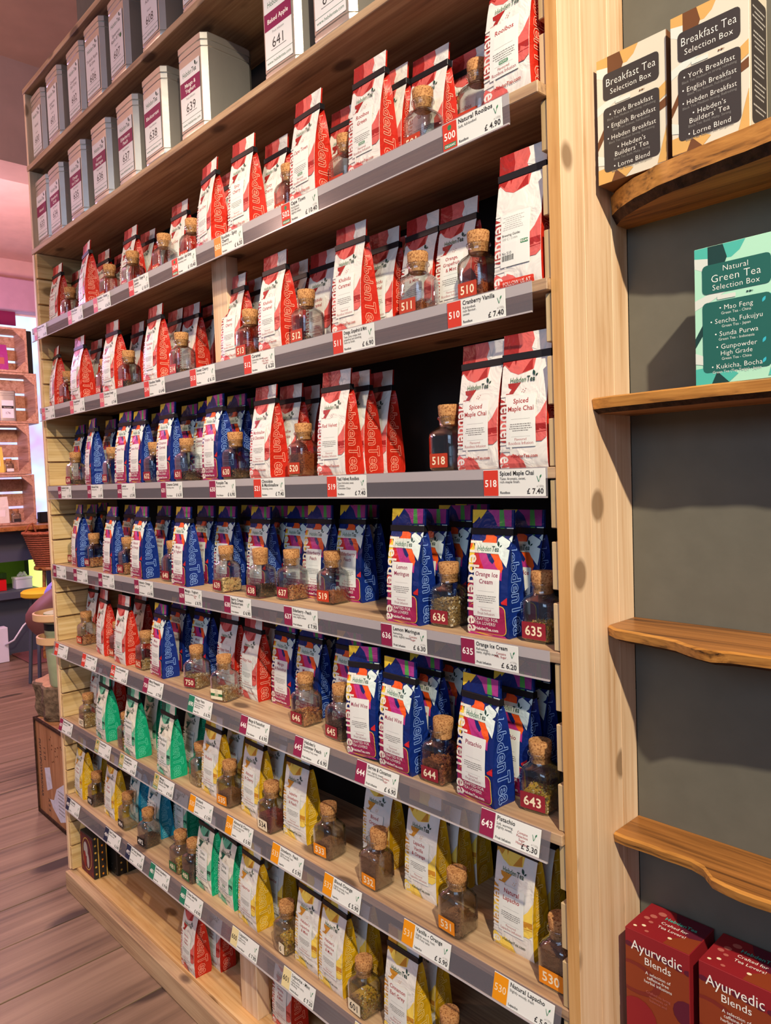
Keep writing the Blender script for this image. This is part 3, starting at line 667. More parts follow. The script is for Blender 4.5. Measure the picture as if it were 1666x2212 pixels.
# ------------------------------------------------------------------ tea bags
BW_, BH, BD = .088, .213, .052
RV = [0, .035, .1, .2, .32, .45, .57, .68, .76, .805, .855, .93, 1.0]
def prof(var):
    f = {0: [.002, 0, 0, .0005, .0015, .0035, .007, .0115, .0155, .018, .0195, .021, .0225], 1: [.002, 0, -.0005, -.001, .0, .002, .0055, .0105, .0155, .0185, .020, .021, .022]}[var]
    b = {0: [.0500, .052, .052, .0505, .048, .0445, .0405, .036, .0315, .0275, .0235, .0245, .026], 1: [.0495, .052, .052, .0515, .050, .047, .043, .0375, .032, .0275, .0240, .0245, .0255]}[var]
    bul = {0: [0, .001, .0015, .002, .0025, .0022, .0016, .001, .0005, .0002, 0, 0, 0], 1: [0, .0005, .001, .002, .0028, .0028, .002, .001, .0005, 0, 0, 0, 0]}[var]
    pin = {0: [0, 0, 0, .0004, .001, .002, .0045, .008, .0125, .0165, .0195, .020, .020], 1: [.001, 0, 0, -.0005, 0, .001, .0035, .0075, .0125, .017, .0195, .020, .020]}[var]
    hw = [.0435, .0437, .0432, .0425, .042, .042, .0423, .0427, .0432, .0436, .0436, .0436, .0436]
    return f, b, bul, pin, hw
UC = [0, .25, .5, .75, 1]
def lerp(xs, ys, x):
    x = min(max(x, xs[0]), xs[-1])
    for i in range(len(xs)-1):
        if x <= xs[i+1]: t = (x-xs[i])/(xs[i+1]-xs[i]); return ys[i]+(ys[i+1]-ys[i])*t
    return ys[-1]
def front(var):
    f, b, bul, pin, hw = prof(var)
    def fn(X, Y, h):
        u = X/BW_; v = Y/BH
        bb = lerp(UC, [0, .75, 1, .75, 0], u)
        return ((u-.5)*2*lerp(RV, hw, v), lerp(RV, f, v)-lerp(RV, bul, v)*bb-h, Y)
    return fn
def sidef(var):
    f, b, bul, pin, hw = prof(var)
    def fn(X, Y, h):                         # X across the gusset in metres, Y up
        t = X/BD; v = Y/BH; y = lerp(RV, f, v)*(1-t)+lerp(RV, b, v)*t
        return (lerp(RV, hw, v)-lerp(RV, pin, v)*(1-abs(2*t-1))+h, y, Y)
    return fn
def bag_body(var, mf, ms):
    f, b, bul, pin, hw = prof(var); mb = MB(); n = 12; vs = []
    for i, v in enumerate(RV):
        z = v*BH
        for u, q in zip(UC, [0, .75, 1, .75, 0]): vs.append(((u-.5)*2*hw[i], f[i]-bul[i]*q, z))
        vs.append((hw[i]-pin[i], (f[i]+b[i])/2, z))
        for u, q in zip(UC[::-1], [0, .75, 1, .75, 0]): vs.append(((u-.5)*2*hw[i], b[i]+bul[i]*q*.6, z))
        vs.append((-hw[i]+pin[i], (f[i]+b[i])/2, z))
    mb.add(vs, [], mf)
    for i in range(len(RV)-1):
        for j in range(n):
            k = (j+1) % n; mb.f.append([i*n+j, i*n+k, (i+1)*n+k, (i+1)*n+j]); mb.m.append(mb.mi(ms if j in (4, 5, 10, 11) else mf))
    mb.f.append(list(range(n))[::-1]); mb.m.append(mb.mi(mf)); mb.f.append([(len(RV)-1)*n+j for j in range(n)]); mb.m.append(mb.mi(mf))
    return mb
def fr(pts): return [(u*BW_, v*BH) for u, v in pts]
def brand(a, x, y, sz, m1, m2, w):
    k = w/((twidth('Hebden')+twidth('Tea', 1))*sz); w1 = twidth('Hebden')*sz*k
    a.text('Hebden', x, y, sz, m1, 0, maxw=w1*.999); a.text('Tea', x+w1+.0006, y, sz, m2, 1, maxw=w-w1, up=False)
    a.leaf(x+w-sz*.05, y+sz*.62, sz*.85, m2, radians(112)); a.leaf(x+w+sz*.05, y+sz*.58, sz*.5, m2, radians(40))
def art_a(c1, c2, c3, ink, logo='ink_inkgrn', back=False):
    """white bag: blots of colour at the head, down the left and at the foot"""
    a = Art()
    P = lambda pts, m: a.poly(fr(pts), m)
    P([(.0, 1), (.62, 1), (.66, .94), (.60, .88), (.70, .80), (.68, .72), (.55, .705), (.36, .69), (.18, .72), (0, .79)], 'foil_'+c2)
    P([(.02, 1), (.30, 1), (.34, .92), (.31, .82), (.28, .76), (.24, .82), (.14, .75), (.05, .78), (0, .76), (0, .98)], 'foil_'+c1)
    P([(.44, .70), (.66, .72), (.64, .80), (.58, .78)], 'foil_'+c1)
    P([(.60, .88), (.66, .94), (.70, .88), (.74, .92), (.72, .86)], 'foil_white')
    if not back:
        P([(.15, .63), (.44, .63), (.25, .535), (.19, .56), (.24, .585), (.17, .60)], 'foil_'+c1)
        P([(.10, .535), (.23, .54), (.22, .555), (.12, .555)], 'foil_'+c1); P([(.10, .51), (.22, .515), (.21, .523), (.11, .52)], 'foil_'+c1)
        for u, v in ((.50, .575), (.54, .565), (.52, .555), (.56, .58), (.48, .56)): a.ell(u*BW_, v*BH, .0009, .0006, 'foil_'+c1, 6)
    P([(0, .40), (0, .52), (.10, .50), (.22, .46), (.22, .38), (.1, .36)], 'foil_'+c1)
    P([(0, .22), (0, .41), (.1, .37), (.2, .38), (.24, .24), (.12, .26)], 'foil_'+c2)
    P([(.02, .20), (.0, .25), (.24, .28), (.22, .22), (.12, .19)], 'foil_'+c1)
    P([(.78, .36), (.88, .40), (1, .48), (1, .22), (.9, .19), (.78, .19)], 'foil_'+c2); P([(.78, .265), (1, .275), (1, .32), (.78, .315)], 'foil_'+c1); P([(.78, .252), (1, .258), (1, .264), (.78, .258)], 'foil_'+c1)
    P([(0, 0), (.55, 0), (.52, .05), (.42, .085), (.30, .105), (.16, .09), (.05, .12), (0, .10)], 'foil_'+c2)
    a.text('HebdenTea', .001, .118, .034, 'foil_white', 1, rot=-pi/2, maxw=.122)
    if not back:
        brand(a, .0175, .1345, .0125, logo, 'ink_inkdk', .047)
        a.text('HebdenTea.com', .022, .0165, .0072, ink, 1)
    return a
def art_b():
    a = Art(); P = lambda pts, m: a.poly(fr(pts), 'foil_'+m)
    P([(0, 1), (.36, 1), (.27, .955), (.20, .925), (.17, .945), (.10, .915), (.02, .89), (0, .89)], 'yel'); P([(.37, 1), (.95, 1), (.95, .87), (.62, .87), (.52, .95)], 'pur'); P([(.66, 1), (.76, 1), (.80, .87), (.67, .87)], 'grn2')
    P([(.69, .86), (.79, .86), (.80, .79), (.70, .81)], 'grn2'); P([(.36, .835), (.44, .815), (.54, .80), (.63, .785), (.65, .72), (.36, .72), (.30, .745), (.36, .765)], 'org')
    P([(.84, .86), (1, .86), (1, .75), (.92, .775), (.97, .80), (.88, .81)], 'leafw')
    P([(.12, .66), (.27, .66), (.45, .53), (.14, .53)], 'redb'); P([(.22, .66), (.45, .66), (.62, .60), (.86, .56), (.86, .45), (.42, .53)], 'mag'); P([(.50, .655), (.78, .655), (.88, .55), (.84, .51), (.70, .56), (.62, .62)], 'org'); P([(.44, .655), (.54, .655), (.66, .60), (.62, .575), (.53, .60)], 'navy')
    P([(0, .72), (.05, .76), (.12, .70), (.14, .60), (.10, .50), (0, .52)], 'yel'); P([(0, .76), (.06, .74), (.05, .70), (0, .68)], 'org'); P([(0, .40), (.05, .42), (.06, .34), (0, .33)], 'org')
    P([(.03, 0), (.18, 0), (.18, .46), (.03, .40)], 'maroon')
    a.rr(.06*BW_, .02*BH, .955*BW_, .255*BH, .010, 'foil_yel'); a.rr(.06*BW_, .024*BH, .94*BW_, .25*BH, .009, 'foil_maroon')
    P([(0, 0), (.95, 0), (.9, .018), (.3, .022), (.1, .045), (0, .06)], 'mag'); P([(.12, .02), (.45, .006), (.62, .006), (.3, .022)], 'yel')
    P([(.86, .285), (1, .325), (1, .265), (.87, .27)], 'redb')
    P([(.16, .74), (.74, .74), (.78, .655), (.16, .66)], 'band')
    P([(.68, .775), (.76, .795), (.98, .755), (.96, .72), (.90, .70), (.985, .69), (.98, .62), (.96, .555), (.80, .62), (.70, .68), (.66, .73)], 'leafw')
    a.text('HebdenTea', .001, .162, .036, 'foil_cream', 1, rot=-pi/2, maxw=.16)
    brand(a, .0175, .1435, .0125, 'ink_inkgrn', 'ink_inkdk', .047)
    a.text('CRAFTED FOR', .0175, .0262, .0078, 'ink_white', 0); a.text('TEA LOVERS!', .0175, .0188, .0078, 'ink_white', 0, up=False); a.text('HebdenTea.com', .0175, .0095, .0072, 'ink_white', 1, up=False)
    return a
KINDS = {'r': ('foil_white', 'foil_redside', lambda: art_a('deep', 'coral', '', 'ink_inkred'), 'ink_inkred', 'outline_r', 'Rooibos Infusion', 'red and white'),
         'g': ('foil_cream', 'foil_greenside', lambda: art_a('dkgreen', 'lgreen', '', 'ink_inkdk'), 'ink_inkdk', 'outline_g', 'Green Leaf Infusion', 'green and white'),
         'y': ('foil_white', 'foil_yelside', lambda: art_a('ochre', 'lyel', '', 'ink_inkdk'), 'ink_inkred', 'outline_y', 'Lapacho Infusion', 'yellow and white'),
         't': ('foil_leafw', 'foil_tealside', lambda: art_a('dkteal', 'lteal', '', 'ink_inkdk'), 'ink_inkdk', 'outline_t', 'Black Tea', 'teal and white'),
         'b': ('foil_navy', 'foil_navyside', art_b, 'ink_inkmar', 'outline_b', 'Fruit Infusion', 'navy blue'),
         'rb': ('foil_white', 'foil_redside', lambda: art_a('deep', 'coral', '', 'ink_inkred', back=True), 'ink_inkred', 'outline_r', '', 'red and white')}
CACHE = {}
CYB = [v*BH for v in RV[1:-1]]; CXB = [u*BW_ for u in UC[1:-1]]
def kind_meshes(k, var):
    key = (k, var)
    if key not in CACHE:
        mf, ms, artf, ink, outl, inf, desc = KINDS[k]
        bm_ = bag_body(var, mf, ms); artf().emit(bm_, front(var), .00025, CXB, CYB, (0, BW_, 0, BH))
        sa = Art(); sa.text('HebdenTea', .012, .168, .042, 'ink_'+outl, 1, rot=-pi/2, maxw=.164, outline=.0007)
        sa.emit(bm_, sidef(var), .0006, [BD/2], CYB, (.002, BD-.002, 0, BH)); body = bm_.mesh('pouch', True, 28)
        tm = MB(); f, b, bul, pin, hw = prof(var); y0 = min(f[9], f[10])-.0016; y1 = max(b[9], b[10])+.0016
        tm.box(-.0448, .0448, y0-.0005, y1, .801*BH, .853*BH, 'tie', .0006)
        CACHE[key] = (body, tm.mesh('tin_tie'))
    return CACHE[key]
def wrap(t):
    if len(t) <= 11: return [t]
    ws = t.split(' '); lines = []; cur = ''
    for i, w in enumerate(ws):
        if cur and (len(cur)+1+len(w) > 11 or (w == '&')) and not cur.endswith('&'): lines.append(cur); cur = w
        else: cur = (cur+' '+w).strip()
    lines.append(cur); return lines
def label_mesh(title, k, var):
    key = ('lab', title, k, var)
    if key not in CACHE:
        mf, ms, artf, ink, outl, inf, desc = KINDS[k]; a = Art()
        x0, x1, y0, y1 = (.150*BW_, .79*BW_, .155*BH, .535*BH); cx = (x0+x1)/2; w = x1-x0-.006
        if k == 'b': x0, x1, y0, y1 = (.17*BW_, .82*BW_, .155*BH, .535*BH); cx = (x0+x1)/2
        a.rr(x0, y0, x1, y1, .0015, 'ink_label')
        sd = hash(title) % 1000 if False else sum(map(ord, title))
        if k == 'rb':
            a.k += 1
            for q in range(7): a.words(cx-.004, y1-.006-q*.0032, w-.012+random.Random(q).uniform(-.01, .004), .0014, 'ink_lgrey', q)
            a.text('Brewing Guide:', x0+.003, y0+.046, .0055, 'ink_ink', 1); a.text('100°C | 3 min'.replace('°', ' ').replace('|', '/'), x0+.003, y0+.040, .0055, 'ink_grey', 0, up=False)
            a.rr(x1-.017, y0+.030, x1-.003, y0+.036, .0008, 'ink_orgn'); a.text('VEGAN', x1-.010, y0+.0315, .005, 'ink_white', 1, 'c')
            a.text('No 510', x0+.003, y0+.0185, .006, 'ink_ink', 0, up=False)
            r = random.Random(3); x = x0+.003
            while x < x0+.026: ww = r.choice([.0004, .0008, .0012]); a.rect(x, y0+.009, x+ww, y0+.0175, 'ink_ink', False); x += ww+.0007
        else:
            ls = wrap(title); sz = .0108 if len(ls) < 3 else .0094; a.k += 1; top = y1-.0125 if len(ls) < 3 else y1-.0100
            for q, t in enumerate(ls): a.text(t, cx, top-q*sz*1.12-(.004 if len(ls) == 1 else 0), sz, ink, 1, 'c', w, up=False)
            ym = y1-.0375
            a.rect(cx-w*.36, ym, cx+w*.36, ym+.00035, 'ink_grey', False)
            for q in range(4): a.words(cx, ym-.0085-q*.0034, w*(.9-.12*random.Random(q+sd).random()-(.25 if q == 3 else 0)), .0015, 'ink_grey', q+sd)
            a.rect(cx-w*.36, y0+.016, cx+w*.36, y0+.0163, 'ink_grey', False)
            if inf.startswith('Rooibos') and title in ('Rooibos', 'Cape Town', 'Rooibos Green', 'Honeybush') or k == 'g':
                a.rr(cx-.009, y0+.0175, cx+.009, y0+.0228, .0015, 'ink_orgn'); a.text('ORGANIC', cx, y0+.0185, .0052, 'ink_white', 0, 'c', .016)
            a.text('Flavoured', cx, y0+.0100, .0058, ink, 0, 'c', up=False); a.text('Herbal Infusion' if 'Liquor' in title or title == 'Cinnamon Earl Grey' else inf, cx, y0+.0035, .0070, ink, 0, 'c', w, up=False)
        CACHE[key] = a.emit(MB(), front(var), .0016 if k != 'rb' else .0016, CXB, CYB, (0, BW_, .0005, BH)).mesh('label_sticker')
    return CACHE[key]
SHN = ['topmost', 'second', 'third', 'fourth', 'fifth', 'sixth', 'seventh', 'lowest']
def place_bag(i, k, l, x, y, rot, title, ref):
    r = random.Random(i*13+5); var = r.choice([0, 0, 1]); desc = KINDS[k][6]
    e = link('tea_bag', None, None, (x, y, LV[l]+.0003), (radians(r.uniform(-1.2, .3)), 0, radians(rot+r.uniform(-1.5, 1.5))))
    if title == 'Mulled Wine' and ref and ref.startswith('tilted'): e.rotation_euler = (radians(-2), radians(-4.5), radians(2)); e.location.z += .0035
    s = r.uniform(.985, 1.012); e.scale = (s if var else 1, 1, s)
    body, tie = kind_meshes(k, var)
    for nm, me in (('pouch', body), ('tin_tie', tie), ('label_sticker', label_mesh(title, k, var))): link(nm, me, e)
    if k == 'rb':
        a = Art(); a.rr(.012, .0008, .075, .013, .002, 'ink_tred'); a.text('FOLLOW US AT', .0435, .0042, .0085, 'ink_white', 0, 'c', .052); link('footer_strip', a.emit(MB(), front(var), .0016, CXB, CYB).mesh('footer_strip'), e)
    t = title.replace("Hebden's ", '').replace(',', '')
    if k == 'rb': lab = 'red and white tea bag turned back to front beside jar 510'
    elif ref is None: lab = f'{desc} tea bag titled {t}'
    elif ref.startswith(('behind', 'in the', 'directly', 'second', 'third', 'back', 'last', 'against', 'directly', 'right of the')): lab = f'{desc} {t} tea bag {ref}'
    else: lab = f'{desc} tea bag titled {t}, {ref}'
    tag(e, lab, 'tea bag', 'tea bags on the pine shelving')
for i, b in enumerate(BAGS): place_bag(i, *b)

# ------------------------------------------------------------------ cork jars
JH = .0275
def ring(h, p, n=28):
    out = []
    for j in range(n):
        a = 2*pi*(j+.5)/n; c, s = cos(a), sin(a); k = (abs(c)**p+abs(s)**p)**(-1/p); out.append((h*k*c, h*k*s))
    return out
def jar_meshes():
    g = MB(); n = 28; P = [(.022, 6, .0), (.0262, 7, .0012), (.0278, 8, .005), (.028, 8, .03), (.028, 8, .058), (.0272, 7, .0655), (.0245, 5, .0715), (.0205, 3, .0755), (.0182, 2, .0785), (.0178, 2, .086), (.0182, 2, .0885), (.0206, 2, .0905), (.0210, 2, .093), (.0204, 2, .0955), (.0186, 2, .0962), (.0176, 2, .095), (.0172, 2, .080), (.0195, 3, .0735), (.0232, 5, .0695), (.0258, 7, .064), (.0264, 8, .057), (.0264, 8, .006), (.024, 7, .003)]
    vs = []; fs = []
    for h, p, z in P: vs += [(x, y, z) for x, y in ring(h, p, n)]
    for i in range(len(P)-1):
        for j in range(n): fs.append([i*n+j, i*n+(j+1) % n, (i+1)*n+(j+1) % n, (i+1)*n+j])
    fs += [list(range(n))[::-1], [len(vs)-n+j for j in range(n)]]
    g.add(vs, fs, 'jar_glass'); c = MB(); c.lathe([(.0140, .0775), (.0166, .0795), (.0176, .094), (.0186, .1), (.0192, .1125), (.0182, .1145)], 'cork', 24)
    return g.mesh('glass', True, 60), c.mesh('cork_stopper', True, 40)
JG, JC = jar_meshes()
def tea_mesh(kind, fill):
    key = ('tea', kind, fill)
    if key in CACHE: return CACHE[key]
    r = random.Random(int(fill*100)+sum(map(ord, kind))); m = MB(); mat = 'tea_'+kind; h = .0045+fill*.060; q = .0245; N = 7
    hs = [[h+r.uniform(-.002, .002)+.003*((i-3)*.3) for j in range(N+1)] for i in range(N+1)]
    def ht(x, y): return hs[int((x+q)/(2*q)*N)][int((y+q)/(2*q)*N)]
    m.box(-q+.001, q-.001, -q+.001, q-.001, .0035, h-.002, mat)
    long = kind in ('rooibos', 'brown', 'berry'); big = {'flake': .0058, 'pale': .010, 'herb': .0052, 'fruit': .0058, 'spice': .010, 'dark': .0042}.get(kind, .005)
    cnt = 560
    for k in range(cnt):
        f = r.random(); lim = q
        if f < .32: p = Vector((r.uniform(-lim, lim), -lim+r.uniform(-.0006, .001), r.uniform(.004, h)))
        elif f < .60: p = Vector((lim+r.uniform(-.001, .0006), r.uniform(-lim, lim), r.uniform(.004, h)))
        elif f < .68: p = Vector((-lim+r.uniform(0, .001), r.uniform(-lim, lim), r.uniform(.004, h)))
        else: x = r.uniform(-lim, lim); y = r.uniform(-lim, lim); p = Vector((x, y, ht(x*.98, y*.98)+r.uniform(-.002, .001)))
        if long: a, b = r.uniform(.006, .013), r.uniform(.0006, .0012)
        else: a = big*r.uniform(.5, 1.1); b = a*r.uniform(.4, .9)
        R = Matrix.Rotation(r.uniform(0, 6.28), 3, Vector((r.uniform(-1, 1), r.uniform(-1, 1), r.uniform(-1, 1))).normalized()); t = .3*b+.0003
        
        if f < .68 and not long: R = Matrix.Rotation(r.uniform(-.5, .5), 3, 'X') @ (Matrix.Rotation(pi/2, 3, 'X') if f < .32 else Matrix.Rotation(pi/2, 3, 'Y')) @ Matrix.Rotation(r.uniform(0, 6.28), 3, 'Z')
        vs = [R @ Vector(v) for v in ((-a/2, -b/2, 0), (a/2, -b/2*.7, 0), (a/2*.8, b/2, 0), (-a/2*.7, b/2*.9, 0), (0, 0, t))]
        vs = [v+p for v in vs]; vs = [Vector((max(-.0258, min(.0258, v.x)), max(-.0258, min(.0258, v.y)), max(.0033, v.z))) for v in vs]
        m.add(vs, [[0, 1, 4], [1, 2, 4], [2, 3, 4], [3, 0, 4], [3, 2, 1, 0]], mat)
    CACHE[key] = m.mesh('loose_tea'); return CACHE[key]
STK = {'red': ('sred', 'cream', 'brick red'), 'mar': ('smar', 'cream', 'dark red'), 'ora': ('sora', 'cream', 'orange'), 'crm': ('cream', 'ink', 'cream'), 'crm2': ('cream', 'ink', 'cream'), 'grn': ('sgrn', 'cream', 'green'), 'blk': ('sblk', 'white', 'black')}
# each jar is told apart by its sticker, its tea and the bag beside it
JLAB = {}
for l, x, y, rot, num, st, te, fill, ck in JARS:
    near = [q[1] for q in sorted(((abs(b[2]-x), b) for b in BAGS if b[1] == l and b[3] < .06), key=lambda q: q[0])]
    what = 'empty' if te == 'none' else ('filled with ' if fill > .9 else 'holding ')+{'dark': 'dark', 'rooibos': 'rusty', 'brown': 'brown', 'herb': 'golden', 'fruit': 'fruity', 'flake': 'tan', 'pale': 'pale', 'spice': 'spiced', 'berry': 'crimson'}[te]+' tea'
    for fb in near:
        nm = ' '.join(w for w in fb[5].replace("Hebden's ", '').replace(',', '').split() if w != '&'); nm = ' '.join(nm.split()[:3])
        lab = 'cork jar with %s %s sticker, %s, %s %s bag' % (STK[st][2] if st != 'none' else 'no', num if st != 'none' else '', what, 'right of' if fb[2] < x else 'left of', nm)
        lab = lab.replace('no  sticker', 'no sticker')
        if ''.join(c for c in lab if not c.isdigit()) not in JLAB.values(): break
    JLAB[num] = ''.join(c for c in lab if not c.isdigit()); JLAB[num+'_'] = lab
for i, (l, x, y, rot, num, st, te, fill, ck) in enumerate(JARS):
    r = random.Random(i+900)
    e = link('cork_jar', None, None, (x, y+.028, LV[l]+.0004), (0, 0, radians(rot+r.uniform(-2.5, 2.5)))); link('glass', JG, e)
    c = link('cork_stopper', JC, e); c.rotation_euler = (radians(-ck*.6), radians(-ck*.7), r.uniform(0, 6)); c.location.z = ck*.0002+r.uniform(-.001, .001)
    if te != 'none': t = link('loose_tea', tea_mesh(te, fill), e); t['kind'] = 'stuff'
    if st != 'none':
        bg, ik, cn = STK[st]; a = Art(.00005)
        w, h = (.046, .0275) if num in ('635', '643', '530') else (.041, .0245); x0 = -.0235 if st != 'crm2' else .002
        if num == '532': x0 = -.0150
        if st == 'crm2': w = .022
        a.rr(x0, .006, x0+w, .006+h, .0018, 'ink_'+bg)
        if st == 'grn' and num == '690': a.rect(x0, .006, x0+w, .014, 'ink_cream'); a.rect(x0, .021, x0+w, .032, 'ink_cream', False); a.text('Hippy', x0+w/2, .027, .005, 'ink_grey', 0, 'c'); a.text('Vera', x0+w/2, .0225, .005, 'ink_grey', 0, 'c', up=False); a.text(num, x0+w/2, .0148, .0085, 'ink_cream', 1, 'c')
        elif st == 'crm2': a.text('6', x0+.002, .0105, .0165, 'ink_'+ik, 1)
        else: a.text(num, x0+w/2, .006+h*.22, h*.80, 'ink_'+ik, 1, 'c', w*.86)
        link('number_sticker', a.emit(MB(), flat(0, 0, -.0281)).mesh('number_sticker'), e)
    lab = JLAB[num+'_']
    tag(e, lab, 'jar', 'cork stoppered sample jars')

# ------------------------------------------------------------------ price tags on the shelf edges
TC = {'red': ('tred', 'white', 'red'), 'mar': ('tmar', 'white', 'maroon'), 'ora': ('tora', 'cream', 'orange'), 'ora2': ('tora2', 'cream', 'pale orange'), 'pnk': ('tpnk', 'cream', 'pink'), 'grn': ('tgrn', 'white', 'green'), 'olv': ('tolv', 'cream', 'olive'), 'crm': ('tcrm', 'ink', 'cream'), 'nvy': ('tnvy', 'white', 'navy')}
DESC = {'500': ['Soft, full-bodied'], '502': ['Full-bodied,', 'rich flavour,', 'slightly sweet.'], '510': ['Full-bodied,', 'rich flavour,', 'sweet'], '511': ['Taste: Zesty orange, fresh', 'grapefruit and soothing', 'mint to finish.'], '512': ['Full-bodied, Sweet,', 'Creamy'], '518': ['Taste: Aromatic, sweet,', 'rich maple finish.'], '519': ['Taste: Full-bodied, sweet.', 'Contains', 'Chocolate Chips'], '635': ['Refreshing...', 'zesty, slightly sweet'], '636': ['Refreshing,', 'zesty, slightly sweet'], '637': ['Refreshing Fruity,', 'zesty, slightly sweet'], '643': ['Soft, warming,', 'slightly sweet,'], '644': ['Soft, slightly sweet,', 'cinnamon fruit taste'], '645': ['Refreshing Fruity, sweet'], '646': ['Refreshing Fruity, sweet'], '690': ['Detox, Detox leaves,', 'soothing aloe vera,', 'caffeine free'], '530': ['Slightly woody, fresh'], '531': ['Slightly woody, fresh', 'Soft fruity taste'], '532': ['Slightly woody, fresh', 'Soft fruity taste'], '533': ['Slightly woody, fresh', 'Soft fruity taste'], '534': ['Slightly woody, fresh', 'Soft fruity taste'], '535': ['Slightly woody, fresh', 'Soft fruity taste'], '600': ['Caffeine-free,', 'slightly sweet'], '601': ['Caffeine-free,', 'slightly sweet, minty,', 'refreshing']}
RED = {'512': ['Contains', 'Milk, Sugar,', 'Hazelnut'], '635': ['Contains', 'Milk, Sugar .'], '636': ['Contains', 'Sugar'], '643': ['Contains', 'Pistachios', 'Sugar', 'Hazelnuts'], '644': ['Contains', 'Sugar'], '639': ['Contains', 'Milk']}
for l, x, num, col, name, price, org in TAGS:
    bg, ik, cn = TC[col]; e = link('price_tag', None, None, (x, FY[l]-.0012, LV[l]+.001), (radians(-TILT[l]), 0, 0)); w, h = .12, .0425
    me = MB().box(-w/2, w/2, -.0022, -.0014, -.0448, -.0448+h, 'ink_label', .0003)
    link('card', me.mesh('card'), e)
    a = Art(.00004); a.rr(.0008, .0008, .0305, h-.0008, .001, 'ink_'+bg)
    if org: a.ell(.0155, h-.0085, .0042, .0042, 'ink_orgn'); a.rr(.003, .003, .028, .0098, .001, 'ink_orgn', False)
    a.text(num, .0155, h*.36 if not org else h*.38, .0158 if col != 'ora' else .0165, 'ink_'+ik, 1 if col not in ('ora', 'olv') else 0, 'c', .025)
    if org: a.text('ORGANIC', .0155, .0045, .0052, 'ink_white', 1, 'c', .023, up=False)
    link('number_panel', a.emit(MB(), flat(-w/2, -.0448, -.0024)).mesh('number_panel'), e)
    a = Art(.00004); a.k = 1
    for q, t in enumerate(name.split('\n')): a.text(t, .034, h-.0095-q*.0085, .0098, 'ink_ink', 1, 'l', .070 if q or len(t) < 16 else .066, up=False)
    ds = DESC.get(num, ['Refreshing, sweet']); yb = h-.0165-(.008 if '\n' in name else 0)
    for q, t in enumerate(ds): a.text(t, .034, yb-q*.0052, .0058, 'ink_ink', 0, 'l', .05, up=False)
    a.text('Rooibos' if col in ('red', 'pnk', 'ora2') else 'Lapacho' if col == 'ora' else 'Herbal Blend' if col == 'crm' else 'Black Tea' if col == 'nvy' else 'Green Tea' if col in ('grn', 'olv') else 'Fruit Infusion', .034, .004, .0056, 'ink_ink', 1, up=False)
    for q, t in enumerate(RED.get(num, [])): a.text(t, .086, h-.018-q*.0052, .0056, 'ink_inkred', 0, 'c', up=False)
    a.text('£ '+price, w-.003, .0040, .0118, 'ink_ink', 1, 'r', up=False); a.text('e/100g', w-.003, .0142, .0048, 'ink_lgrey', 0, 'r', up=False)
    vx, vy = w-.0125, h-.0205
    a.poly([(vx, vy), (vx+.0012, vy), (vx-.0022, vy+.009), (vx-.003, vy+.009)], 'ink_orgn', False); a.poly([(vx+.0002, vy), (vx+.001, vy), (vx+.0042, vy+.008), (vx+.0035, vy+.0082)], 'ink_orgn', False); a.leaf(vx+.0026, vy+.0062, .006, 'ink_orgn', radians(58))
    link('lettering', a.emit(MB(), flat(-w/2, -.0448, -.0023)).mesh('lettering'), e)
    tag(e, f'price tag with {cn} panel {num} reading '+name.replace('\n', ' ').replace("Hebden's ", '').replace('& ', 'and ').replace(',', '').replace('- ', ''), 'price tag', 'price tags along the shelf edges')

# ------------------------------------------------------------------ tea tins
def tin_mesh():
    m = MB(); n = 28; w = .0635; P = [(.0605, .0), (w-.001, .002), (w, .006), (w, .0135), (w-.0015, .0150), (w-.0015, .0165), (w, .018), (w, .190), (w-.0015, .1915), (w-.0015, .193), (w, .1945), (w, .206), (w-.0012, .2075), (w-.0012, .2085), (w+.001, .2095), (w+.001, .2235), (w-.002, .2275), (w-.012, .2285)]
    vs = []; fs = []
    for h, z in P: vs += [(x, y, z) for x, y in ring(h, 9, 32)]
    n = 32
    for i in range(len(P)-1):
        for j in range(n): fs.append([i*n+j, i*n+(j+1) % n, (i+1)*n+(j+1) % n, (i+1)*n+j])
    fs += [list(range(n))[::-1], [len(vs)-n+j for j in range(n)]]
    m.add(vs, fs, 'tin'); b = MB().box(-.0615, .0615, -.0615, .0615, -.004, .0005, 'tin_dark', .004)
    return m.mesh('canister', True, 35), b.mesh('base_pad')
TM, TB_ = tin_mesh()
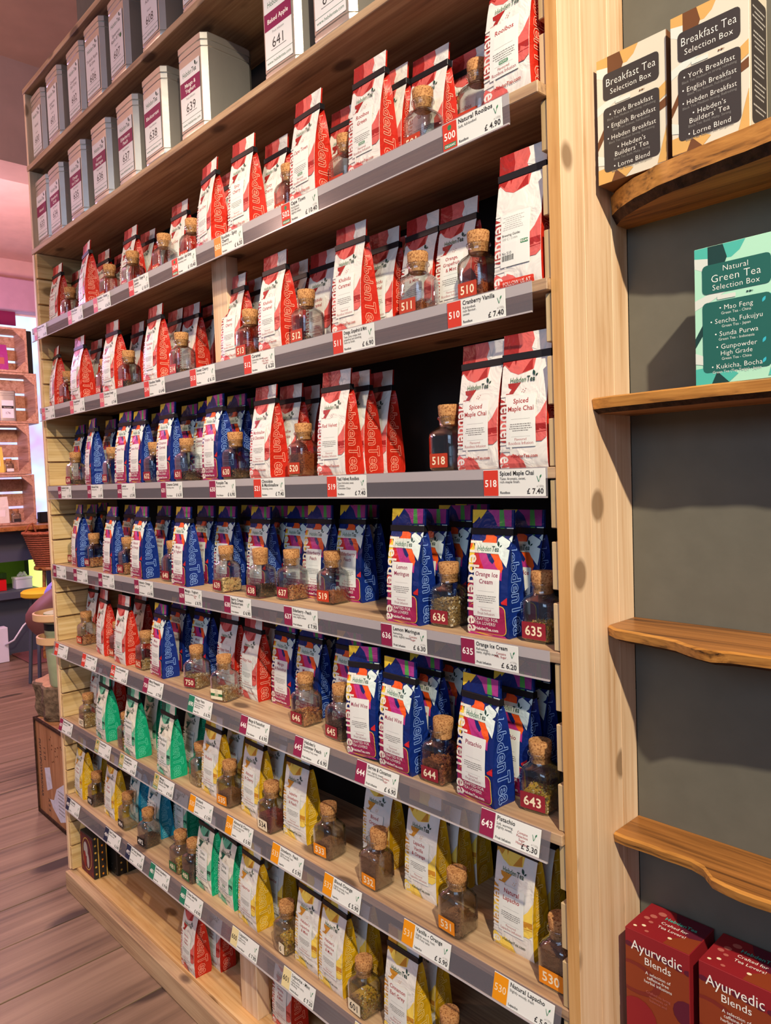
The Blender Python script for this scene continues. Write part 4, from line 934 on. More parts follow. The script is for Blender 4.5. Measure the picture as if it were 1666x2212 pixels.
for i, (row, x, num, title, kind) in enumerate(TINS):
    r = random.Random(i+77); z = (2.1082, 2.3995)[row]+ZS
    x = max(x, -2.0945); e = link('tea_tin', None, None, (x, .006+.064+r.uniform(-.004, .008), z+.0042), (0, 0, radians(r.uniform(-2, 2)))); e.scale.y = 1.16; e.location.y += .012
    link('canister', TM, e); link('base_pad', TB_, e)
    a = Art(.00005); w = .092; a.rr(0, 0, w, .150, .002, 'tinlabel')
    brand(a, .012, .124, .0175, 'ink_inkgrn', 'ink_inkdk', .064)
    ls = title.split('\n')
    if kind: a.rect(0, .078, w, .114, 'ink_maroon'); ink = 'ink_white'
    else: ink = 'ink_ink'
    a.k += 1
    for q, t in enumerate(ls): a.text(t, w/2, .091+(.0065 if len(ls) > 1 else 0)-q*.0135, .0135, ink, 1 if kind else 0, 'c', w-.008, up=False)
    a.text('Fruit Infusion' if kind else 'Infusion', w/2, .068, .0075, 'ink_grey', 0, 'c', up=False)
    a.text(num, w/2, .038, .030, 'ink_ink', 0, 'c', up=False); a.rect(w/2-.026, .0335, w/2+.026, .0345, 'ink_ink', False)
    a.rect(0, .0205, w, .0213, 'ink_inkgrn', False); a.text('www.hebdentea.com', w/2, .008, .0095, 'ink_inkgrn', 0, 'c', w-.006, up=False)
    if num == '607': a.ell(.076, .084, .006, .006, 'ink_dkg' if 0 else 'ink_sgrn')
    link('label', a.emit(MB(), flat(-w/2, .022, -.0638)).mesh('label'), e)
    tag(e, 'silver square tea tin labelled '+title.replace('\n', ' ').replace('&', 'and')+f', number {num}'+(', with purple band' if kind else ', upper row'), 'tin', 'silver tea tins on the top shelves')

# ------------------------------------------------------------------ live-edge shelves on the right wall
def live_shelf(z, th, pts, lab, seed):
    """slab with a wavy front outline: pts = (x, front y); sapwood rim, bark under the edge"""
    r = random.Random(seed); xs = [p[0] for p in pts]; ys = [p[1] for p in pts]; N = 44; x0, x1 = xs[0], xs[-1]; top = []; bot = []; mid = []; rim = []
    for i in range(N+1):
        x = x0+(x1-x0)*i/N
        t = x; k = max(j for j in range(len(xs)-1) if xs[j] <= t+1e-9); f = (t-xs[k])/(xs[k+1]-xs[k]); f = f*f*(3-2*f); y = ys[k]+(ys[k+1]-ys[k])*f+.0012*sin(i*1.7+seed)
        cr = min(1, i/1.5) if x0 < .05 else 1
        y = y+(1-cr)*.006
        rim.append((x, y+.0055, z)); top.append((x, y, z-.0025)); mid.append((x, y+.0025+.001*r.random(), z-th*.72)); bot.append((x, y+.014+.004*r.random(), z-th))
    bt = [(x, D-.0005, z) for x, _, _ in rim]; bb = [(x, D-.0005, z-th) for x, _, _ in rim]
    e = link('live_edge_shelf', None, None, (x0, D, z)); inv = Matrix.Translation((-x0, -D, -z))
    def strip(A, B, mat, m): 
        k = len(A); m.add([inv @ Vector(v) for v in A+B], [[i, i+1, k+i+1, k+i] for i in range(k-1)], mat)
    m = MB(); strip(rim, bt, 'live_top', m); strip(bb, bot, 'live_top', m)
    for S_ in (0, -1): m.add([inv @ Vector(v) for v in (bt[S_], rim[S_], top[S_], mid[S_], bot[S_], bb[S_])], [[0, 1, 2, 3, 4, 5]], 'sapwood')
    strip(bt, bb, 'live_top', m); link('slab', m.mesh('slab'), e)
    m = MB(); strip(top, rim, 'sapwood', m); strip(mid, top, 'sapwood', m); link('sapwood_rim', m.mesh('sapwood_rim', True), e)
    m = MB(); strip(bot, mid, 'bark', m); link('bark_edge', m.mesh('bark_edge', True), e)
    tag(e, lab, 'shelf', 'live-edge wooden wall shelves'); return e
live_shelf(1.685+ZS, .042, [(.0215, .13), (.05, .112), (.085, .092), (.13, .075), (.2, .062), (.3, .05), (.45, .05), (.7, .06), (.95, .05)], 'thick live-edge shelf carrying the two breakfast tea boxes', 1)
live_shelf(1.3655+ZS, .024, [(.0215, .062), (.1, .058), (.2, .055), (.3, .06), (.5, .05), (.95, .06)], 'live-edge shelf carrying the mint green tea box', 2)
live_shelf(1.008+ZS, .022, [(.0215, .095), (.05, .082), (.08, .078), (.13, .072), (.175, .05), (.205, .034), (.24, .045), (.28, .05), (.4, .06), (.95, .05)], 'empty upper live-edge shelf with dark knot on front edge', 3)
live_shelf(.670+ZS, .022, [(.0215, .1), (.08, .104), (.14, .105), (.165, .1), (.187, .078), (.225, .068), (.28, .072), (.45, .06), (.95, .075)], 'empty lower live-edge shelf with deep wavy front edge', 4)
live_shelf(.3295+ZS, .03, [(.0215, .07), (.1, .06), (.2, .05), (.3, .055), (.95, .06)], 'lowest live-edge shelf under the dark red boxes', 5)

# ------------------------------------------------------------------ tea boxes
def tea_box(loc, w, h, d, rot, front_art, side_mat, lab, top_art=None, side_art=None, name='tea_box'):
    e = link(name, None, None, loc, (0, 0, radians(rot))); link('carton', MB().box(-w/2, w/2, 0, d, 0, h, side_mat, .0008).mesh('carton'), e)
    link('front_print', front_art.emit(MB(), flat(-w/2, 0, 0), .0002, box=(.0006, w-.0006, .0006, h-.0006)).mesh('front_print'), e)
    if top_art: link('top_print', top_art.emit(MB(), lambda a, b, k: (-w/2+a, b, h+k), .0002, box=(.0006, w-.0006, .0006, d-.0006)).mesh('top_print'), e)
    if side_art: link('side_print', side_art.emit(MB(), lambda a, b, k: (w/2+k, a, b), .0002, box=(.0006, d-.0006, .0006, h-.0006)).mesh('side_print'), e)
    tag(e, lab, 'tea box'); return e
def selection(w, h, c, title, items, leafs=()):
    base, b1, b2, dk, panel, small = ['ink_'+q for q in c]; a = Art(); a.rect(0, 0, w, h, base); P = lambda pts, m: a.poly([(u*w, v*h) for u, v in pts], m)
    P([(0, 1), (.62, 1), (.55, .93), (.45, .89), (.2, .9), (0, .93)], b1); P([(0, .86), (0, .93), (.3, .9), (.4, .84), (.2, .8)], b2); P([(.17, 1), (.35, 1), (.40, .9), (.36, .84), (.17, .86)], dk)
    P([(0, .62), (.2, .66), (.45, .72), (.6, .73), (.4, .66), (.2, .6), (0, .55)], b2); P([(0, .34), (.12, .46), (.12, .38), (0, .27)], dk); P([(.85, .46), (1, .50), (1, .43), (.85, .40)], dk)
    P([(.82, .56), (1, .62), (1, .52), (.9, .49)], b1); P([(0, 0), (0, .12), (.3, .13), (.52, .06), (.4, 0)], b1); P([(.2, 0), (.27, .09), (.42, 0)], dk); P([(0, .16), (0, .24), (.15, .2), (.15, .14)], b2); P([(.86, .02), (1, .3), (1, .02)], b1)
    a.rr(.10*w, .655*h, .90*w, .865*h, .006, panel); a.rr(.10*w, .085*h, .90*w, .595*h, .006, panel)
    a.k += 1; yy = .865*h
    for t, s, g in title: yy -= g; a.text(t, w*.5, yy, s, 'ink_white', 2, 'c', .72*w, up=False)
    yy = .575*h
    for t, s, g, sub in items:
        yy -= g; a.text(t, w*.5, yy, s*.94, small if sub else 'ink_white', 2 if not sub else 0, 'c', .70*w, up=False)
        if not sub and (t[0].isupper() or t[0] == '•') and t in leafs: a.leaf(w*.80, yy+.001, .008, 'ink_leafteal', radians(60))
    a.rr(w*.28, .605*h, w*.5, .635*h, .001, b2, False); a.words(w*.66, .62*h, .008, .002, dk, 3); return a
BK = ('boxcream', 'boxochre', 'boxlight', 'boxbrown', 'boxdark', 'grey')
bt = [('Breakfast Tea', .0160, .0190), ('Selection Box', .0112, .0125)]
bi = [('• York Breakfast', .0105, .0105, 0), ('Black Tea: Medium to strong, refreshing', .005, .0052, 1), ('• English Breakfast', .0105, .0120, 0), ('Black Tea: Robust, Full-Bodied', .005, .0052, 1), ('• Hebden Breakfast', .0105, .0120, 0), ('Black Tea: Medium Strong, Refreshing', .005, .0052, 1), ("• Hebden's", .0105, .0112, 0), ("Builders' Tea", .0105, .0095, 0), ('Black Tea: Bold, Malty, Strong', .005, .0052, 1), ('• Lorne Blend', .0105, .0115, 0), ('Black Tea: Robust, Soft Bergamot', .005, .0052, 1)]
def side_text(d, h, m):
    a = Art(); a.rect(0, 0, d, h, 'ink_boxcream'); a.rr(.006, .012, d-.003, h-.012, .005, 'ink_'+m); a.k += 1
    for q in range(22):
        if q % 5 != 4: a.words(d/2+.002, h-.026-q*.0062, d*.72*random.Random(q).uniform(.6, 1), .0022, 'ink_lgrey', q)
    return a
tea_box((.085, .088, 1.6855+ZS), .110, .184, .058, 0, selection(.110, .184, BK, bt, bi), 'ink_boxbrown', 'smaller-looking breakfast tea selection box next to the pine post')
tea_box((.2045, .074, 1.6855+ZS), .104, .185, .060, 0, selection(.104, .185, BK, bt, bi), 'ink_boxcream', 'breakfast tea selection box with printed side at the right edge', None, side_text(.060, .185, 'boxdark'))
GK = ('boxmint', 'boxteal', 'boxlight', 'boxblk', 'boxgreen', 'boxlight')
gi = [('• Mao Feng', .0098, .0090, 0), ('Green Tea - China', .0054, .0058, 1), ('• Sencha, Fukujyu', .0098, .0113, 0), ('Green Tea - Japan', .0054, .0058, 1), ('• Sunda Purwa', .0098, .0113, 0), ('Green Tea - Indonesia', .0054, .0058, 1), ('• Gunpowder', .0098, .0113, 0), ('High Grade', .0090, .0085, 0), ('Green Tea - China', .0054, .0062, 1), ('• Kukicha, Bocha', .0098, .0113, 0), ('Green Tea (Tea Twigs) - Japan', .0054, .0058, 1)]
tea_box((.2375, .07, 1.3658+ZS), .110, .184, .058, 0, selection(.110, .184, GK, [('Natural', .0105, .0112), ('Green Tea', .0142, .0130), ('Selection Box', .0105, .0104)], gi, ('• Mao Feng', '• Gunpowder', '• Kukicha, Bocha')), 'ink_boxmint', 'mint and dark green tea selection box standing on shelf')
def ayur(w, h, d):
    a = Art(); a.rect(0, 0, w, h, 'ink_aybrn'); P = lambda pts, m: a.poly([(u*w, v*h) for u, v in pts], m)
    P([(0, 1), (1, 1), (1, .84), (.9, .83), (.8, .85), (.7, .84), (.5, .87), (.3, .86), (.15, .88), (0, .87)], 'ink_ayred')
    for k in range(7): a.ell(w*(.06+k*.155), h*(.875-.004*k), w*.07, h*.022, 'ink_aydark', 10)
    a.ell(w*.15, h*.62, w*.42, h*.13, 'ink_ayrust', 18); a.ell(w*.12, h*.62, w*.34, h*.10, 'ink_aybrn', 18); a.ell(w*.95, h*.52, w*.2, h*.1, 'ink_aydark', 14); a.ell(w*.2, h*.3, w*.3, h*.16, 'ink_ayred', 16)
    a.text('Ayurvedic', w*.5, h*.845, .0230, 'ink_white', 0, 'c', .80*w); a.text('Blends', w*.52, h*.765, .0165, 'ink_white', 0, 'c', up=False)
    for q, t in enumerate(['A selection of', 'caffeine-free', 'herbal infusions']): a.text(t, w*.52, h*(.69-q*.035), .0072, 'ink_white', 0, 'c', up=False)
    for q, t in enumerate(['Crafted to bring', 'moments of', 'balance and']): a.text(t, w*.52, h*(.54-q*.03), .006, 'ink_aypink', 0, 'c', up=False)
    t = Art(); t.rect(0, 0, w, d, 'ink_ayred'); t.poly([(.42*w, d), (w, d), (w, .35*d), (.7*w, .5*d), (.5*w, .8*d)], 'ink_aydark'); t.poly([(.6*w, 0), (w, 0), (w, .5*d), (.8*w, .42*d), (.62*w, .2*d)], 'ink_aybrn')
    for u, v, s, m in ((.1, .15, .003, 'cream'), (.2, .25, .0035, 'cream'), (.14, .5, .005, 'aypink'), (.2, .62, .006, 'aypink'), (.28, .78, .007, 'aypink'), (.3, .12, .0035, 'aypink'), (.63, .2, .0035, 'cream'), (.24, .42, .004, 'aypink')): t.ell(u*w, v*d, s, s*.8, 'ink_'+m, 9)
    t.text('HebdenTea', .36*w, .66*d, .011, 'ink_boxteal', 1, maxw=.5*w); t.text('Crafted for', .36*w, .50*d, .0095, 'ink_white', up=False); t.text('Tea Lovers!', .36*w, .36*d, .0095, 'ink_white', up=False); return a, t
fa, ta = ayur(.104, .198, .088)
tea_box((.0955, .0955, .330+ZS), .104, .198, .088, 0, fa, 'ink_ayred', 'dark red herbal blends box beside the pine post', ta)
tea_box((.2135, .0955, .330+ZS), .104, .198, .088, 0, fa, 'ink_ayred', 'dark red herbal blends box at the bottom right corner', ta)

# ------------------------------------------------------------------ ornate tins on the base board
def ornate(loc, w, d, h, lab, portrait):
    e = link('ornate_tin', None, None, loc); m = MB().box(-w/2, w/2, 0, d, 0, h, 'tin_dark', .003); link('body', m.mesh('body'), e)
    a = Art()
    if portrait:
        a.rr(.003, .003, w-.003, h-.003, .004, 'ink_aydark'); a.ell(w/2, h*.52, w*.36, h*.40, 'ink_gold', 26); a.ell(w/2, h*.52, w*.335, h*.375, 'ink_aydark', 26); a.ell(w*.42, h*.62, w*.16, h*.18, 'ink_lgrey', 14); a.ell(w*.56, h*.36, w*.09, h*.18, 'ink_lgrey', 14); a.ell(w*.33, h*.36, w*.10, h*.2, 'ink_ayred', 14)
        for u, v in ((.12, .1), (.88, .12), (.1, .9), (.85, .9), (.5, .06)): a.ell(u*w, v*h, .008, .006, 'ink_ayrust', 8)
    else:
        for k in range(40): r = random.Random(k); a.ell(r.uniform(.05, .95)*w, r.uniform(.05, .95)*h, .003, .002, 'ink_grey', 6, up=False)
    link('front_panel', a.emit(MB(), flat(-w/2, 0, 0)).mesh('front_panel'), e)
    s = Art()
    for u in (.35, .9): s.rect(u*d-.0018, .002, u*d+.0018, h-.002, 'ink_gold', False)
    for k in range(6): s.ell(d*.62, .014+k*.026, .0032, .004, 'ink_sora', 8, up=False); s.ell(d*.15, .02+k*.026, .004, .004, 'ink_gold', 6, up=False)
    link('gilt_stripes', s.emit(MB(), lambda p, q, k: (w/2+k, p, q)).mesh('gilt_stripes'), e); tag(e, lab, 'tin')
ornate((-2.066, .030, LV[7]+.0003), .120, .052, .150, 'dark red ornate tin with gold oval, bottom left corner', True)
ornate((-2.045, .098, LV[7]+.0003), .150, .11, .150, 'black speckled tin behind the ornate oval tin', False)

# ------------------------------------------------------------------ tea chest, log and churn past the end of the unit
ch = link('tea_chest', None, None, (-2.73, .143, 0)); h = .209+ZS
link('crate_body', MB().box(-.22, .225, .006, .42, .012, h-.004, 'chest_ply').mesh('crate_body'), ch)
for q in ((-.2235, -.21, .0, .424, .0, h), (.215, .2285, .0, .424, .0, h)): link('corner_batten', MB().box(*q, 'bark', .001).mesh('corner_batten'), ch)
for q in ((-.21, .215, .001, .012, .0, .016), (-.21, .215, .001, .012, h-.012, h)): link('edge_batten', MB().box(*q, 'bark', .001).mesh('edge_batten'), ch)
for pl in ([(.10, .23), (.17, .25), (.19, .16), (.12, .13)], [(.15, .10), (.20, .11), (.24, .17), (.34, .22), (.36, .06), (.27, .03), (.18, .07)]):
    a = Art(); a.poly(pl, 'paper')
    if len(pl) > 4:
        a.k += 1
        for k in range(7): a.words(.29, .165-k*.016, .07, .005, 'ink_grey', k)
    link('paper_label', a.emit(MB(), flat(-.22, 0, .006)).mesh('paper_label'), ch)
a = Art(); a.k = 3; a.text('PUTTUPOWERIDIAR', .045, .355, .034, 'ink_boxdark', 1, rot=-pi/2, maxw=.27); a.text('1 2 H', .105, .33, .026, 'ink_boxdark', 1, rot=-pi/2); a.text('A 2 3', .13, .10, .026, 'ink_boxdark', 1, rot=-pi/2, maxw=.08, up=False)
for k in range(14): r = random.Random(k); a.ell(r.uniform(.16, .36), r.uniform(.27, .40), r.uniform(.004, .009), .004, 'ink_boxbrown', 6, up=False)
o = link('stencil_lettering', a.emit(MB(), flat(-.22, 0, .006)).mesh('stencil_lettering'), ch); o['kind'] = 'stuff'
tag(ch, 'old plywood tea chest with stencilled lettering and torn labels', 'tea chest')
def stump():
    m = MB(); n = 26; r = random.Random(4); vs = []; fs = []; hs = [0, .03, .07, .11, .15, .158]; rad = [(.182+.012*sin(j*1.9)+r.uniform(-.012, .012)) for j in range(n)]
    for k, z in enumerate(hs):
        for j in range(n):
            q = rad[j]*(1-.06*(k == 0)-.05*(k == 5))+(r.uniform(-.007, .007) if k < 5 else 0); vs.append((q*cos(2*pi*j/n)*1.05, q*sin(2*pi*j/n)*.95, z))
    for i in range(len(hs)-1):
        for j in range(n): fs.append([i*n+j, i*n+(j+1) % n, (i+1)*n+(j+1) % n, (i+1)*n+j])
    m.add(vs, fs, 'log_bark'); t = MB(); t.add([v for v in vs[-n:]], [list(range(n))], 'chest_ply'); return m, t
e = link('log_slice', None, None, (-2.88, .325, h+.0005)); m, t = stump(); m.f.append(list(range(26))[::-1]); m.m.append(0); link('bark', m.mesh('bark'), e); link('sawn_top', t.mesh('sawn_top'), e); tag(e, 'rough barked log slice lying on the tea chest', 'log')
zv = h+.1585+.0008
e = link('churn', None, None, (-2.80, .240, zv)); 
link('can', MB().lathe([(.055, 0), (.06, .01), (.072, .20), (.066, .215), (.066, .23), (.07, .235), (.07, .33)], 'vase_green', 24).mesh('can', True, 40), e)
link('band', MB().lathe([(.0712, .255), (.0712, .285)], 'black', 24, cap=False).mesh('band', True), e)
for zz, q in ((.195, .105), (.300, .115)):
    link('wooden_tray', MB().lathe([(.071, zz), (q-.006, zz), (q, zz+.004), (q, zz+.032), (q-.008, zz+.034), (q-.010, zz+.008), (.071, zz+.008)], 'tray_wood', 28, cap=False).mesh('wooden_tray', True, 40), e)
tag(e, 'pale green can with two round wooden trays standing on log', 'can')

# ------------------------------------------------------------------ far end of the room
wn = one('window_1', MB().box(-7.095, -7.085, .55, 1.68, .95+ZS, 2.93+ZS, 'daylight')); struct(wn, 'bright window glowing blue and pink behind the crates', 'window')
for q in ((.49, .55), (1.68, 1.74), (1.08, 1.12)): one('window_frame', MB().box(-7.1, -7.05, q[0], q[1], .9+ZS, 2.98+ZS, 'plaster_lilac', .004), parent=wn)
cu = one('window_blind', MB().box(-7.04, -7.03, .5, 1.45, 2.82+ZS, 3.06+ZS, 'ink_maroon', .002)); tag(cu, 'dark red blind edge at the top of far window', 'blind')
ct = link('counter', None, None, (-6.75, 1.2, 0))
link('counter_top', MB().box(-.34, .45, -1.3, .75, .885+ZS, .925+ZS, 'live_top', .004).mesh('counter_top'), ct)
link('front_panel', MB().box(-.34, .30, -1.3, .72, .61+ZS, .885+ZS, 'slate_paint').mesh('front_panel'), ct)
link('plinth', MB().box(-.34, .24, -1.3, .72, .001, .28+ZS, 'slate_paint').mesh('plinth'), ct)
link('case_shelf', MB().box(-.34, .34, -1.3, .72, .28+ZS, .345+ZS, 'slate_paint', .003).mesh('case_shelf'), ct)
link('case_back', MB().box(-.34, -.30, -1.3, .30, .345+ZS, .61+ZS, 'cabinet_green').mesh('case_back'), ct)
link('lit_upright', MB().box(.0, .29, .145, .20, .345+ZS, .61+ZS, 'case_light').mesh('lit_upright'), ct)
link('lit_upright', MB().box(.0, .29, -.31, -.27, .345+ZS, .61+ZS, 'case_light').mesh('lit_upright'), ct)
link('side_panel', MB().box(-.34, .30, .20, .72, .345+ZS, .61+ZS, 'slate_paint').mesh('side_panel'), ct)
tag(ct, 'grey painted counter with wooden top and lit display niche', 'counter')
e = link('candle_box', None, None, (-6.6, 1.035, .345+ZS+.001)); link('box', MB().box(-.06, .06, -.07, .05, 0, .10, 'candle_red', .003).mesh('box'), e); link('clear_lid', MB().box(-.062, .062, -.072, .052, .10, .16, 'pane').mesh('clear_lid'), e); tag(e, 'bright red box glowing in the display niche', 'box')
e = link('gift_box', None, None, (-6.6, 1.235, .345+ZS+.001)); link('box', MB().box(-.06, .06, -.07, .07, 0, .085, 'white_card', .003).mesh('box'), e); link('lid', MB().box(-.064, .064, -.074, .074, .085, .105, 'white_card', .003).mesh('lid'), e)
m = MB()
for k in range(7): m.lathe([(.002, 0), (.014, .008), (.012, .02), (.002, .026)], 'paper', 8, (.0, -.03+.01*k, .105+.01*(k % 3)))
link('flowers', m.mesh('flowers', True), e); tag(e, 'small white gift box with flowers on top', 'box')
def crate(y1, z0, z1, wd, lab):
    e = link('wooden_crate', None, None, (-6.9, y1-wd, z0)); H = z1-z0; dp = .30; t = .02
    for q in ((0, t), (wd-t, wd)): link('end_board', MB().box(0, dp, q[0], q[1], .001, H-.001, 'old_crate', .002).mesh('end_board'), e)
    for zz in (0.001, H-t): link('long_board', MB().box(0, dp, t, wd-t, zz, zz+t-.001, 'old_crate', .002).mesh('long_board'), e)
    for k in range(3): link('slat', MB().box(0, .012, t, wd-t, t+.006+k*(H-2*t)/3, t+k*(H-2*t)/3+(H-2*t)/3-.016, 'old_crate', .001).mesh('slat'), e)
    for s in (0, 1):
        for zz in (0, 1):
            yy = t if s == 0 else wd-t; sg = 1 if s == 0 else -1; za = t if zz == 0 else H-t; sz = 1 if zz == 0 else -1
            link('corner_block', MB().add([(dp-.03, yy, za), (dp-.03, yy+sg*.09, za), (dp-.03, yy, za+sz*.09), (dp-.005, yy, za), (dp-.005, yy+sg*.09, za), (dp-.005, yy, za+sz*.09)], [[0, 1, 2], [5, 4, 3], [0, 3, 4, 1], [1, 4, 5, 2], [2, 5, 3, 0]], 'old_crate').mesh('corner_block'), e)
    tag(e, lab, 'crate', 'stacked wooden crates by the window')
crate(1.400, 2.312+ZS, 2.715+ZS, .62, 'topmost wooden crate, holding a purple packet')
crate(1.465, 1.850+ZS, 2.311+ZS, .68, 'second wooden crate from top, holding a silver tin')
crate(1.375, 1.385+ZS, 1.849+ZS, .60, 'third wooden crate from top in the stack')
crate(1.395, .9255+ZS, 1.384+ZS, .62, 'bottom wooden crate standing on the counter')
def pack(name, y, z, w, hh, mat, lab, strip=None, cat='packet', d=.07):
    e = link(name, None, None, (-6.72, y, z+.0205+ZS)); r = MB()
    vs = []; 
    for k, (zz, dd) in enumerate(((0, 1), (.1, 1.05), (.6, .9), (.85, .4), (1, .1))): vs += [(-d/2*dd, -w/2, zz*hh), (d/2*dd, -w/2, zz*hh), (d/2*dd, w/2, zz*hh), (-d/2*dd, w/2, zz*hh)]
    fs = [[i*4+j, i*4+(j+1) % 4, (i+1)*4+(j+1) % 4, (i+1)*4+j] for i in range(4) for j in range(4)]+[[3, 2, 1, 0], [16, 17, 18, 19]]
    link('pouch', r.add(vs, fs, mat).mesh('pouch'), e)
    if strip: link('label', MB().box(d/2*.9, d/2*1.06, -w*.3, w*.3, hh*.25, hh*.5, strip).mesh('label'), e)
    tag(e, lab, cat)
pack('tea_packet', 1.175, 2.312, .16, .24, 'foil_pur', 'purple tea packet in the topmost crate', 'ink_aypink')
pack('tea_packet', 1.09, 1.385, .15, .235, 'foil_lyel', 'yellow tea packet in the third crate from top', 'ink_white')
pack('tea_packet', 1.105, .9255, .16, .24, 'foil_cream', 'cream tea packet in the bottom crate', 'ink_white')
pack('tea_packet', .955, .9255, .14, .24, 'foil_yel', 'yellow tea packet at the left of bottom crate', 'ink_white')
pack('tea_packet', .94, 1.385, .14, .25, 'foil_yel', 'yellow tea packet at the left of third crate', 'ink_white')
e = link('tea_tin', None, None, (-6.72, 1.215, 1.85+.0205+ZS), (0, 0, pi/2)); link('canister', TM, e).scale = (1.2, 1.2, 1.22); a = Art(); a.rr(0, 0, .1, .16, .002, 'tinlabel'); a.rect(0, .085, .1, .11, 'ink_ink'); a.text('176', .05, .035, .03, 'ink_ink', 0, 'c'); a.text('Black Jasmine', .05, .092, .012, 'ink_white', 0, 'c', .09, up=False)
link('label', a.emit(MB(), flat(-.05, .03, -.0775)).mesh('label'), e); tag(e, 'silver tea tin numbered 176 in the far crate', 'tin')
def small_jar(y, z, lab, mat):
    e = link('sample_jar', None, None, (-6.66, y, z+.0205+ZS), (0, 0, pi/2)); link('glass', JG, e).scale = (1.3, 1.3, 1.1); link('cork_stopper', JC, e).scale = (1.3, 1.3, 1.1); link('number_sticker', MB().box(-.03, .03, -.039, -.0375, .008, .035, mat).mesh('number_sticker'), e); tag(e, lab, 'jar')
small_jar(1.20, 1.385, 'small cork jar with white sticker in third crate', 'ink_white'); small_jar(1.235, .9255, 'small cork jar with black sticker in bottom crate', 'ink_ink')
e = one('speaker_box', MB().box(-.05, .05, -.035, .035, 0, .40, 'black', .006)); e.location = (-6.72, 1.432, 2.3115+ZS); tag(e, 'tall narrow black speaker beside the topmost crate', 'speaker')
e = one('card_reader', MB().box(-.04, .04, -.05, .05, 0, .10, 'black', .006)); e.location = (-6.72, 1.50, .9265+ZS); tag(e, 'small black device standing on the counter end', 'device')
bk = link('wicker_basket', None, None, (-6.12, 1.37, .575+ZS)); bk.scale = (1, 1, .9); 
bm_ = MB().lathe([(.13, 0), (.15, .01), (.19, .15), (.225, .30), (.215, .30), (.14, .02)], 'wicker', 28)
for k in range(15):
    t_ = k/14; rr_ = .15+.085*t_; bm_.tube([((rr_+.004*(-1)**q)*cos(2*pi*q/30), (rr_+.004*(-1)**q)*sin(2*pi*q/30), .01+.295*t_) for q in range(31)], .0095, 'wicker', 6, False)
link('bowl', bm_.mesh('bowl', True), bk)
m = MB(); m.lathe([(.24, .305), (.255, .315), (.255, .335), (.24, .34), (.232, .325)], 'wicker', 28, cap=False); link('rim', m.mesh('rim', True), bk)
link('handle', MB().tube([(0, -.235+.0, .33), (0, -.2, .40), (0, -.17, .42), (0, -.15, .36), (0, -.14, .31)], .008, 'wicker', 6).mesh('handle', True), bk)
for k in range(6): link('filling', MB().lathe([(.002, 0), (.05, .02), (.045, .05), (.002, .06)], 'rug' if k % 2 else 'wicker', 10, (.12*cos(k), .12*sin(k), .27)).mesh('filling', True), bk)
tag(bk, 'round brown wicker basket on a wooden stand', 'basket')
e = link('wooden_stand', None, None, (-6.12, 1.37, .0745)); link('top', MB().lathe([(.17, .47+ZS), (.175, .48+ZS), (.17, .4995+ZS)], 'live_top', 20).mesh('top'), e)
for k in range(3): link('leg', MB().tube([(.11*cos(2*k+1), .11*sin(2*k+1), .4705+ZS), (.15*cos(2*k+1), .15*sin(2*k+1), -.0615)], .016, 'live_top').mesh('leg'), e)
tag(e, 'three legged wooden stand under the wicker basket', 'stand')
e = one('floor_rug', MB().box(-6.62, -5.95, 1.08, 1.7, .0008, .012, 'rug', .004)); tag(e, 'small dull brown rug on the floorboards', 'rug')
def stool(loc, sz, mat, lab):
    e = link('stool', None, None, loc); link('seat', MB().lathe([(.15, sz-.05), (.165, sz-.04), (.165, sz-.012), (.15, sz)], mat, 24).mesh('seat', True, 40), e)
    for k in range(4): link('leg', MB().tube([(.10*cos(pi/4+k*pi/2), .10*sin(pi/4+k*pi/2), sz-.049), (.15*cos(pi/4+k*pi/2), .15*sin(pi/4+k*pi/2), .001)], .014, 'slate_paint').mesh('leg'), e)
    tag(e, lab, 'stool')
stool((-5.25, .98, 0), .72, 'yellow_seat', 'round yellow topped stool half hidden by the shelving')
stool((-3.98, .99, 0), .735, 'live_top', 'plain wooden stool under the seated person')
e = link('router', None, None, (-6.3, .94, .001)); link('body', MB().box(-.05, .05, -.05, .05, 0, .30, 'white_card', .004).mesh('body'), e); link('cable', MB().tube([(.051, .02, .15), (.10, .08, .19), (.10, .16, .30), (.08, .24, .36)], .008, 'white_card', 6).mesh('cable', True), e); tag(e, 'white electrical box with pale cable under the counter', 'device')

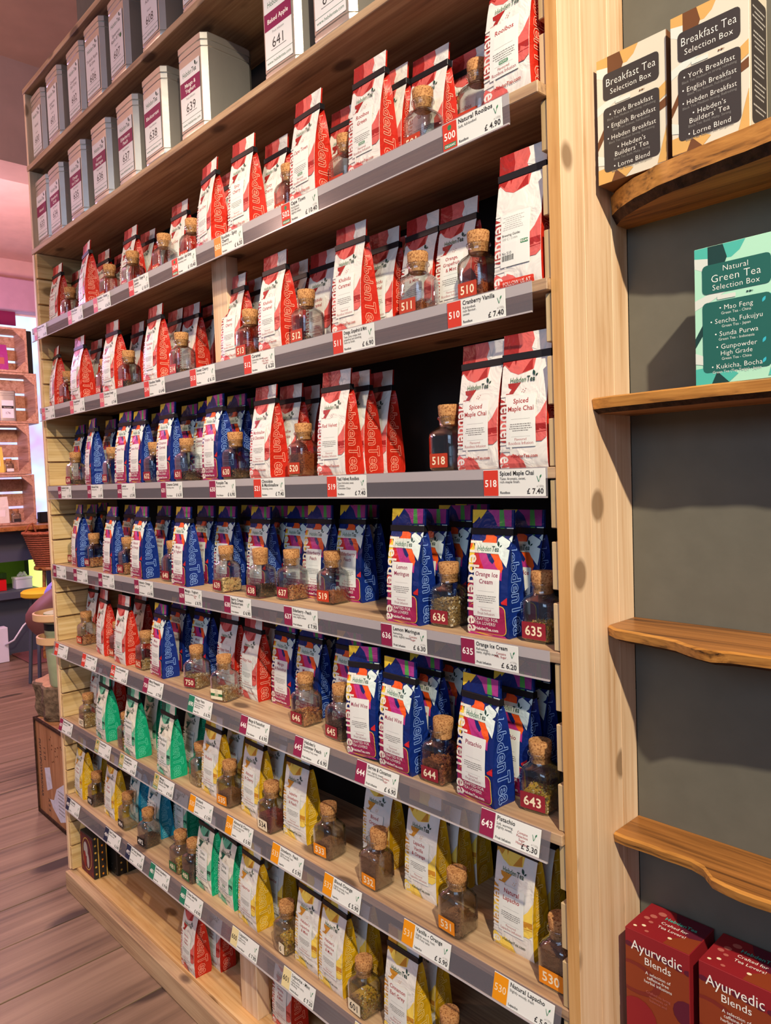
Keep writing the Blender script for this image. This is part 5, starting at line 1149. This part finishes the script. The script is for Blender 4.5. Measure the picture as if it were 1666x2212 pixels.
# ------------------------------------------------------------------ person seated beyond the unit, one bare knee in view
def person():
    J = {'pel': (-3.98, .96, .91), 'chest': (-3.96, .94, 1.25), 'neck': (-3.94, .91, 1.43), 'head': (-3.92, .87, 1.57), 'top': (-3.92, .87, 1.68),
         'hL': (-3.88, .86, .91), 'kL': (-3.86, .45, .75), 'sL': (-3.87, .62, .62), 'aL': (-3.90, .80, .50), 'fL': (-3.9, .72, .43), 'hR': (-4.08, .90, .90), 'kR': (-4.26, .70, .82), 'aR': (-4.26, .90, .22), 'fR': (-4.26, .78, .15),
         'shL': (-3.78, .94, 1.36), 'eL': (-3.72, .90, 1.11), 'wL': (-3.78, .80, 1.0), 'shR': (-4.14, .94, 1.36), 'eR': (-4.22, .88, 1.11), 'wR': (-4.16, .78, 1.0)}
    E = [('pel', 'chest'), ('chest', 'neck'), ('neck', 'head'), ('head', 'top'), ('pel', 'hL'), ('hL', 'kL'), ('kL', 'sL'), ('sL', 'aL'), ('aL', 'fL'), ('pel', 'hR'), ('hR', 'kR'), ('kR', 'aR'), ('aR', 'fR'), ('chest', 'shL'), ('shL', 'eL'), ('eL', 'wL'), ('chest', 'shR'), ('shR', 'eR'), ('eR', 'wR')]
    Rr = dict(pel=.13, chest=.13, neck=.055, head=.085, top=.06, hL=.135, kL=.100, sL=.085, aL=.045, fL=.035, hR=.105, kR=.068, aR=.042, fR=.035, shL=.06, eL=.042, wL=.03, shR=.06, eR=.042, wR=.03)
    k = list(J); me = bpy.data.meshes.new('body'); me.from_pydata([J[q] for q in k], [(k.index(a), k.index(b)) for a, b in E], [])
    o = bpy.data.objects.new('body', me); COL.objects.link(o); md = o.modifiers.new('s', 'SKIN'); o.modifiers.new('d', 'SUBSURF').levels = 2; o.modifiers['d'].render_levels = 2
    for i, q in enumerate(k): me.skin_vertices[0].data[i].radius = (Rr[q], Rr[q]); me.skin_vertices[0].data[i].use_root = q == 'pel'
    bpy.context.view_layer.update(); dg = bpy.context.evaluated_depsgraph_get(); m2 = bpy.data.meshes.new_from_object(o.evaluated_get(dg)); bpy.data.objects.remove(o)
    e = link('person', None, None, (-3.98, .96, 0)); inv = Vector((-3.98, .96, 0))
    for v in m2.vertices: v.co -= inv
    m2.materials.clear(); m2.materials.append(MATS['skin']); m2.polygons.foreach_set('use_smooth', [True]*len(m2.polygons)); link('body', m2, e)
    # clothes: swollen copy of the body faces, cut at the hems
    def cloth(nm, test, mat, off):
        b = bmesh.new(); b.from_mesh(m2); b.normal_update()
        bmesh.ops.delete(b, geom=[f for f in b.faces if not test(f.calc_center_median()+inv)], context='FACES')
        for v in b.verts: v.co += v.normal*off
        mm = bpy.data.meshes.new(nm); b.to_mesh(mm); b.free(); mm.materials.clear(); mm.materials.append(MATS[mat]); mm.polygons.foreach_set('use_smooth', [True]*len(mm.polygons)); link(nm, mm, e)
    cloth('shorts', lambda c: .76 < c.z < 1.08 and c.y > .60 and c.x < -3.70, 'lilac_cloth', .016)
    cloth('top', lambda c: 1.05 < c.z < 1.42, 'lilac_cloth', .012); cloth('hair', lambda c: c.z > 1.60 or (c.z > 1.51 and c.y > .90), 'hair', .012)
    for s in (-1, 1): link('eye', MB().lathe([(.002, 0), (.009, .006), (.002, .012)], 'ink_white', 8).mesh('eye', True), e, (.06+s*.03, -.165, 1.57))
    link('nose', MB().lathe([(.012, 0), (.008, .02), (.003, .04)], 'skin', 8).mesh('nose', True), e, (.06, -.175, 1.53))
    for (wx, wy, wz) in (J['wL'], J['wR']):
        for q in range(5):
            a0 = Vector((wx+(q-2)*.016, wy-.03, wz-.01))-inv; L_ = (.05, .075, .08, .075, .06)[q]; d1 = Vector(((q-2)*.05-(.5 if q == 0 else 0), -1, -.25)).normalized()
            link('finger', MB().tube([a0, a0+d1*L_*.5, a0+d1*L_*.8+Vector((0, 0, -.018))], [.010, .009, .007], 'skin', 6).mesh('finger', True), e)
    tag(e, 'person in lilac clothing sitting beyond the shelving, bare knee showing', 'person')
person()
print('objects', len(bpy.data.objects), 'labels', len(USED))
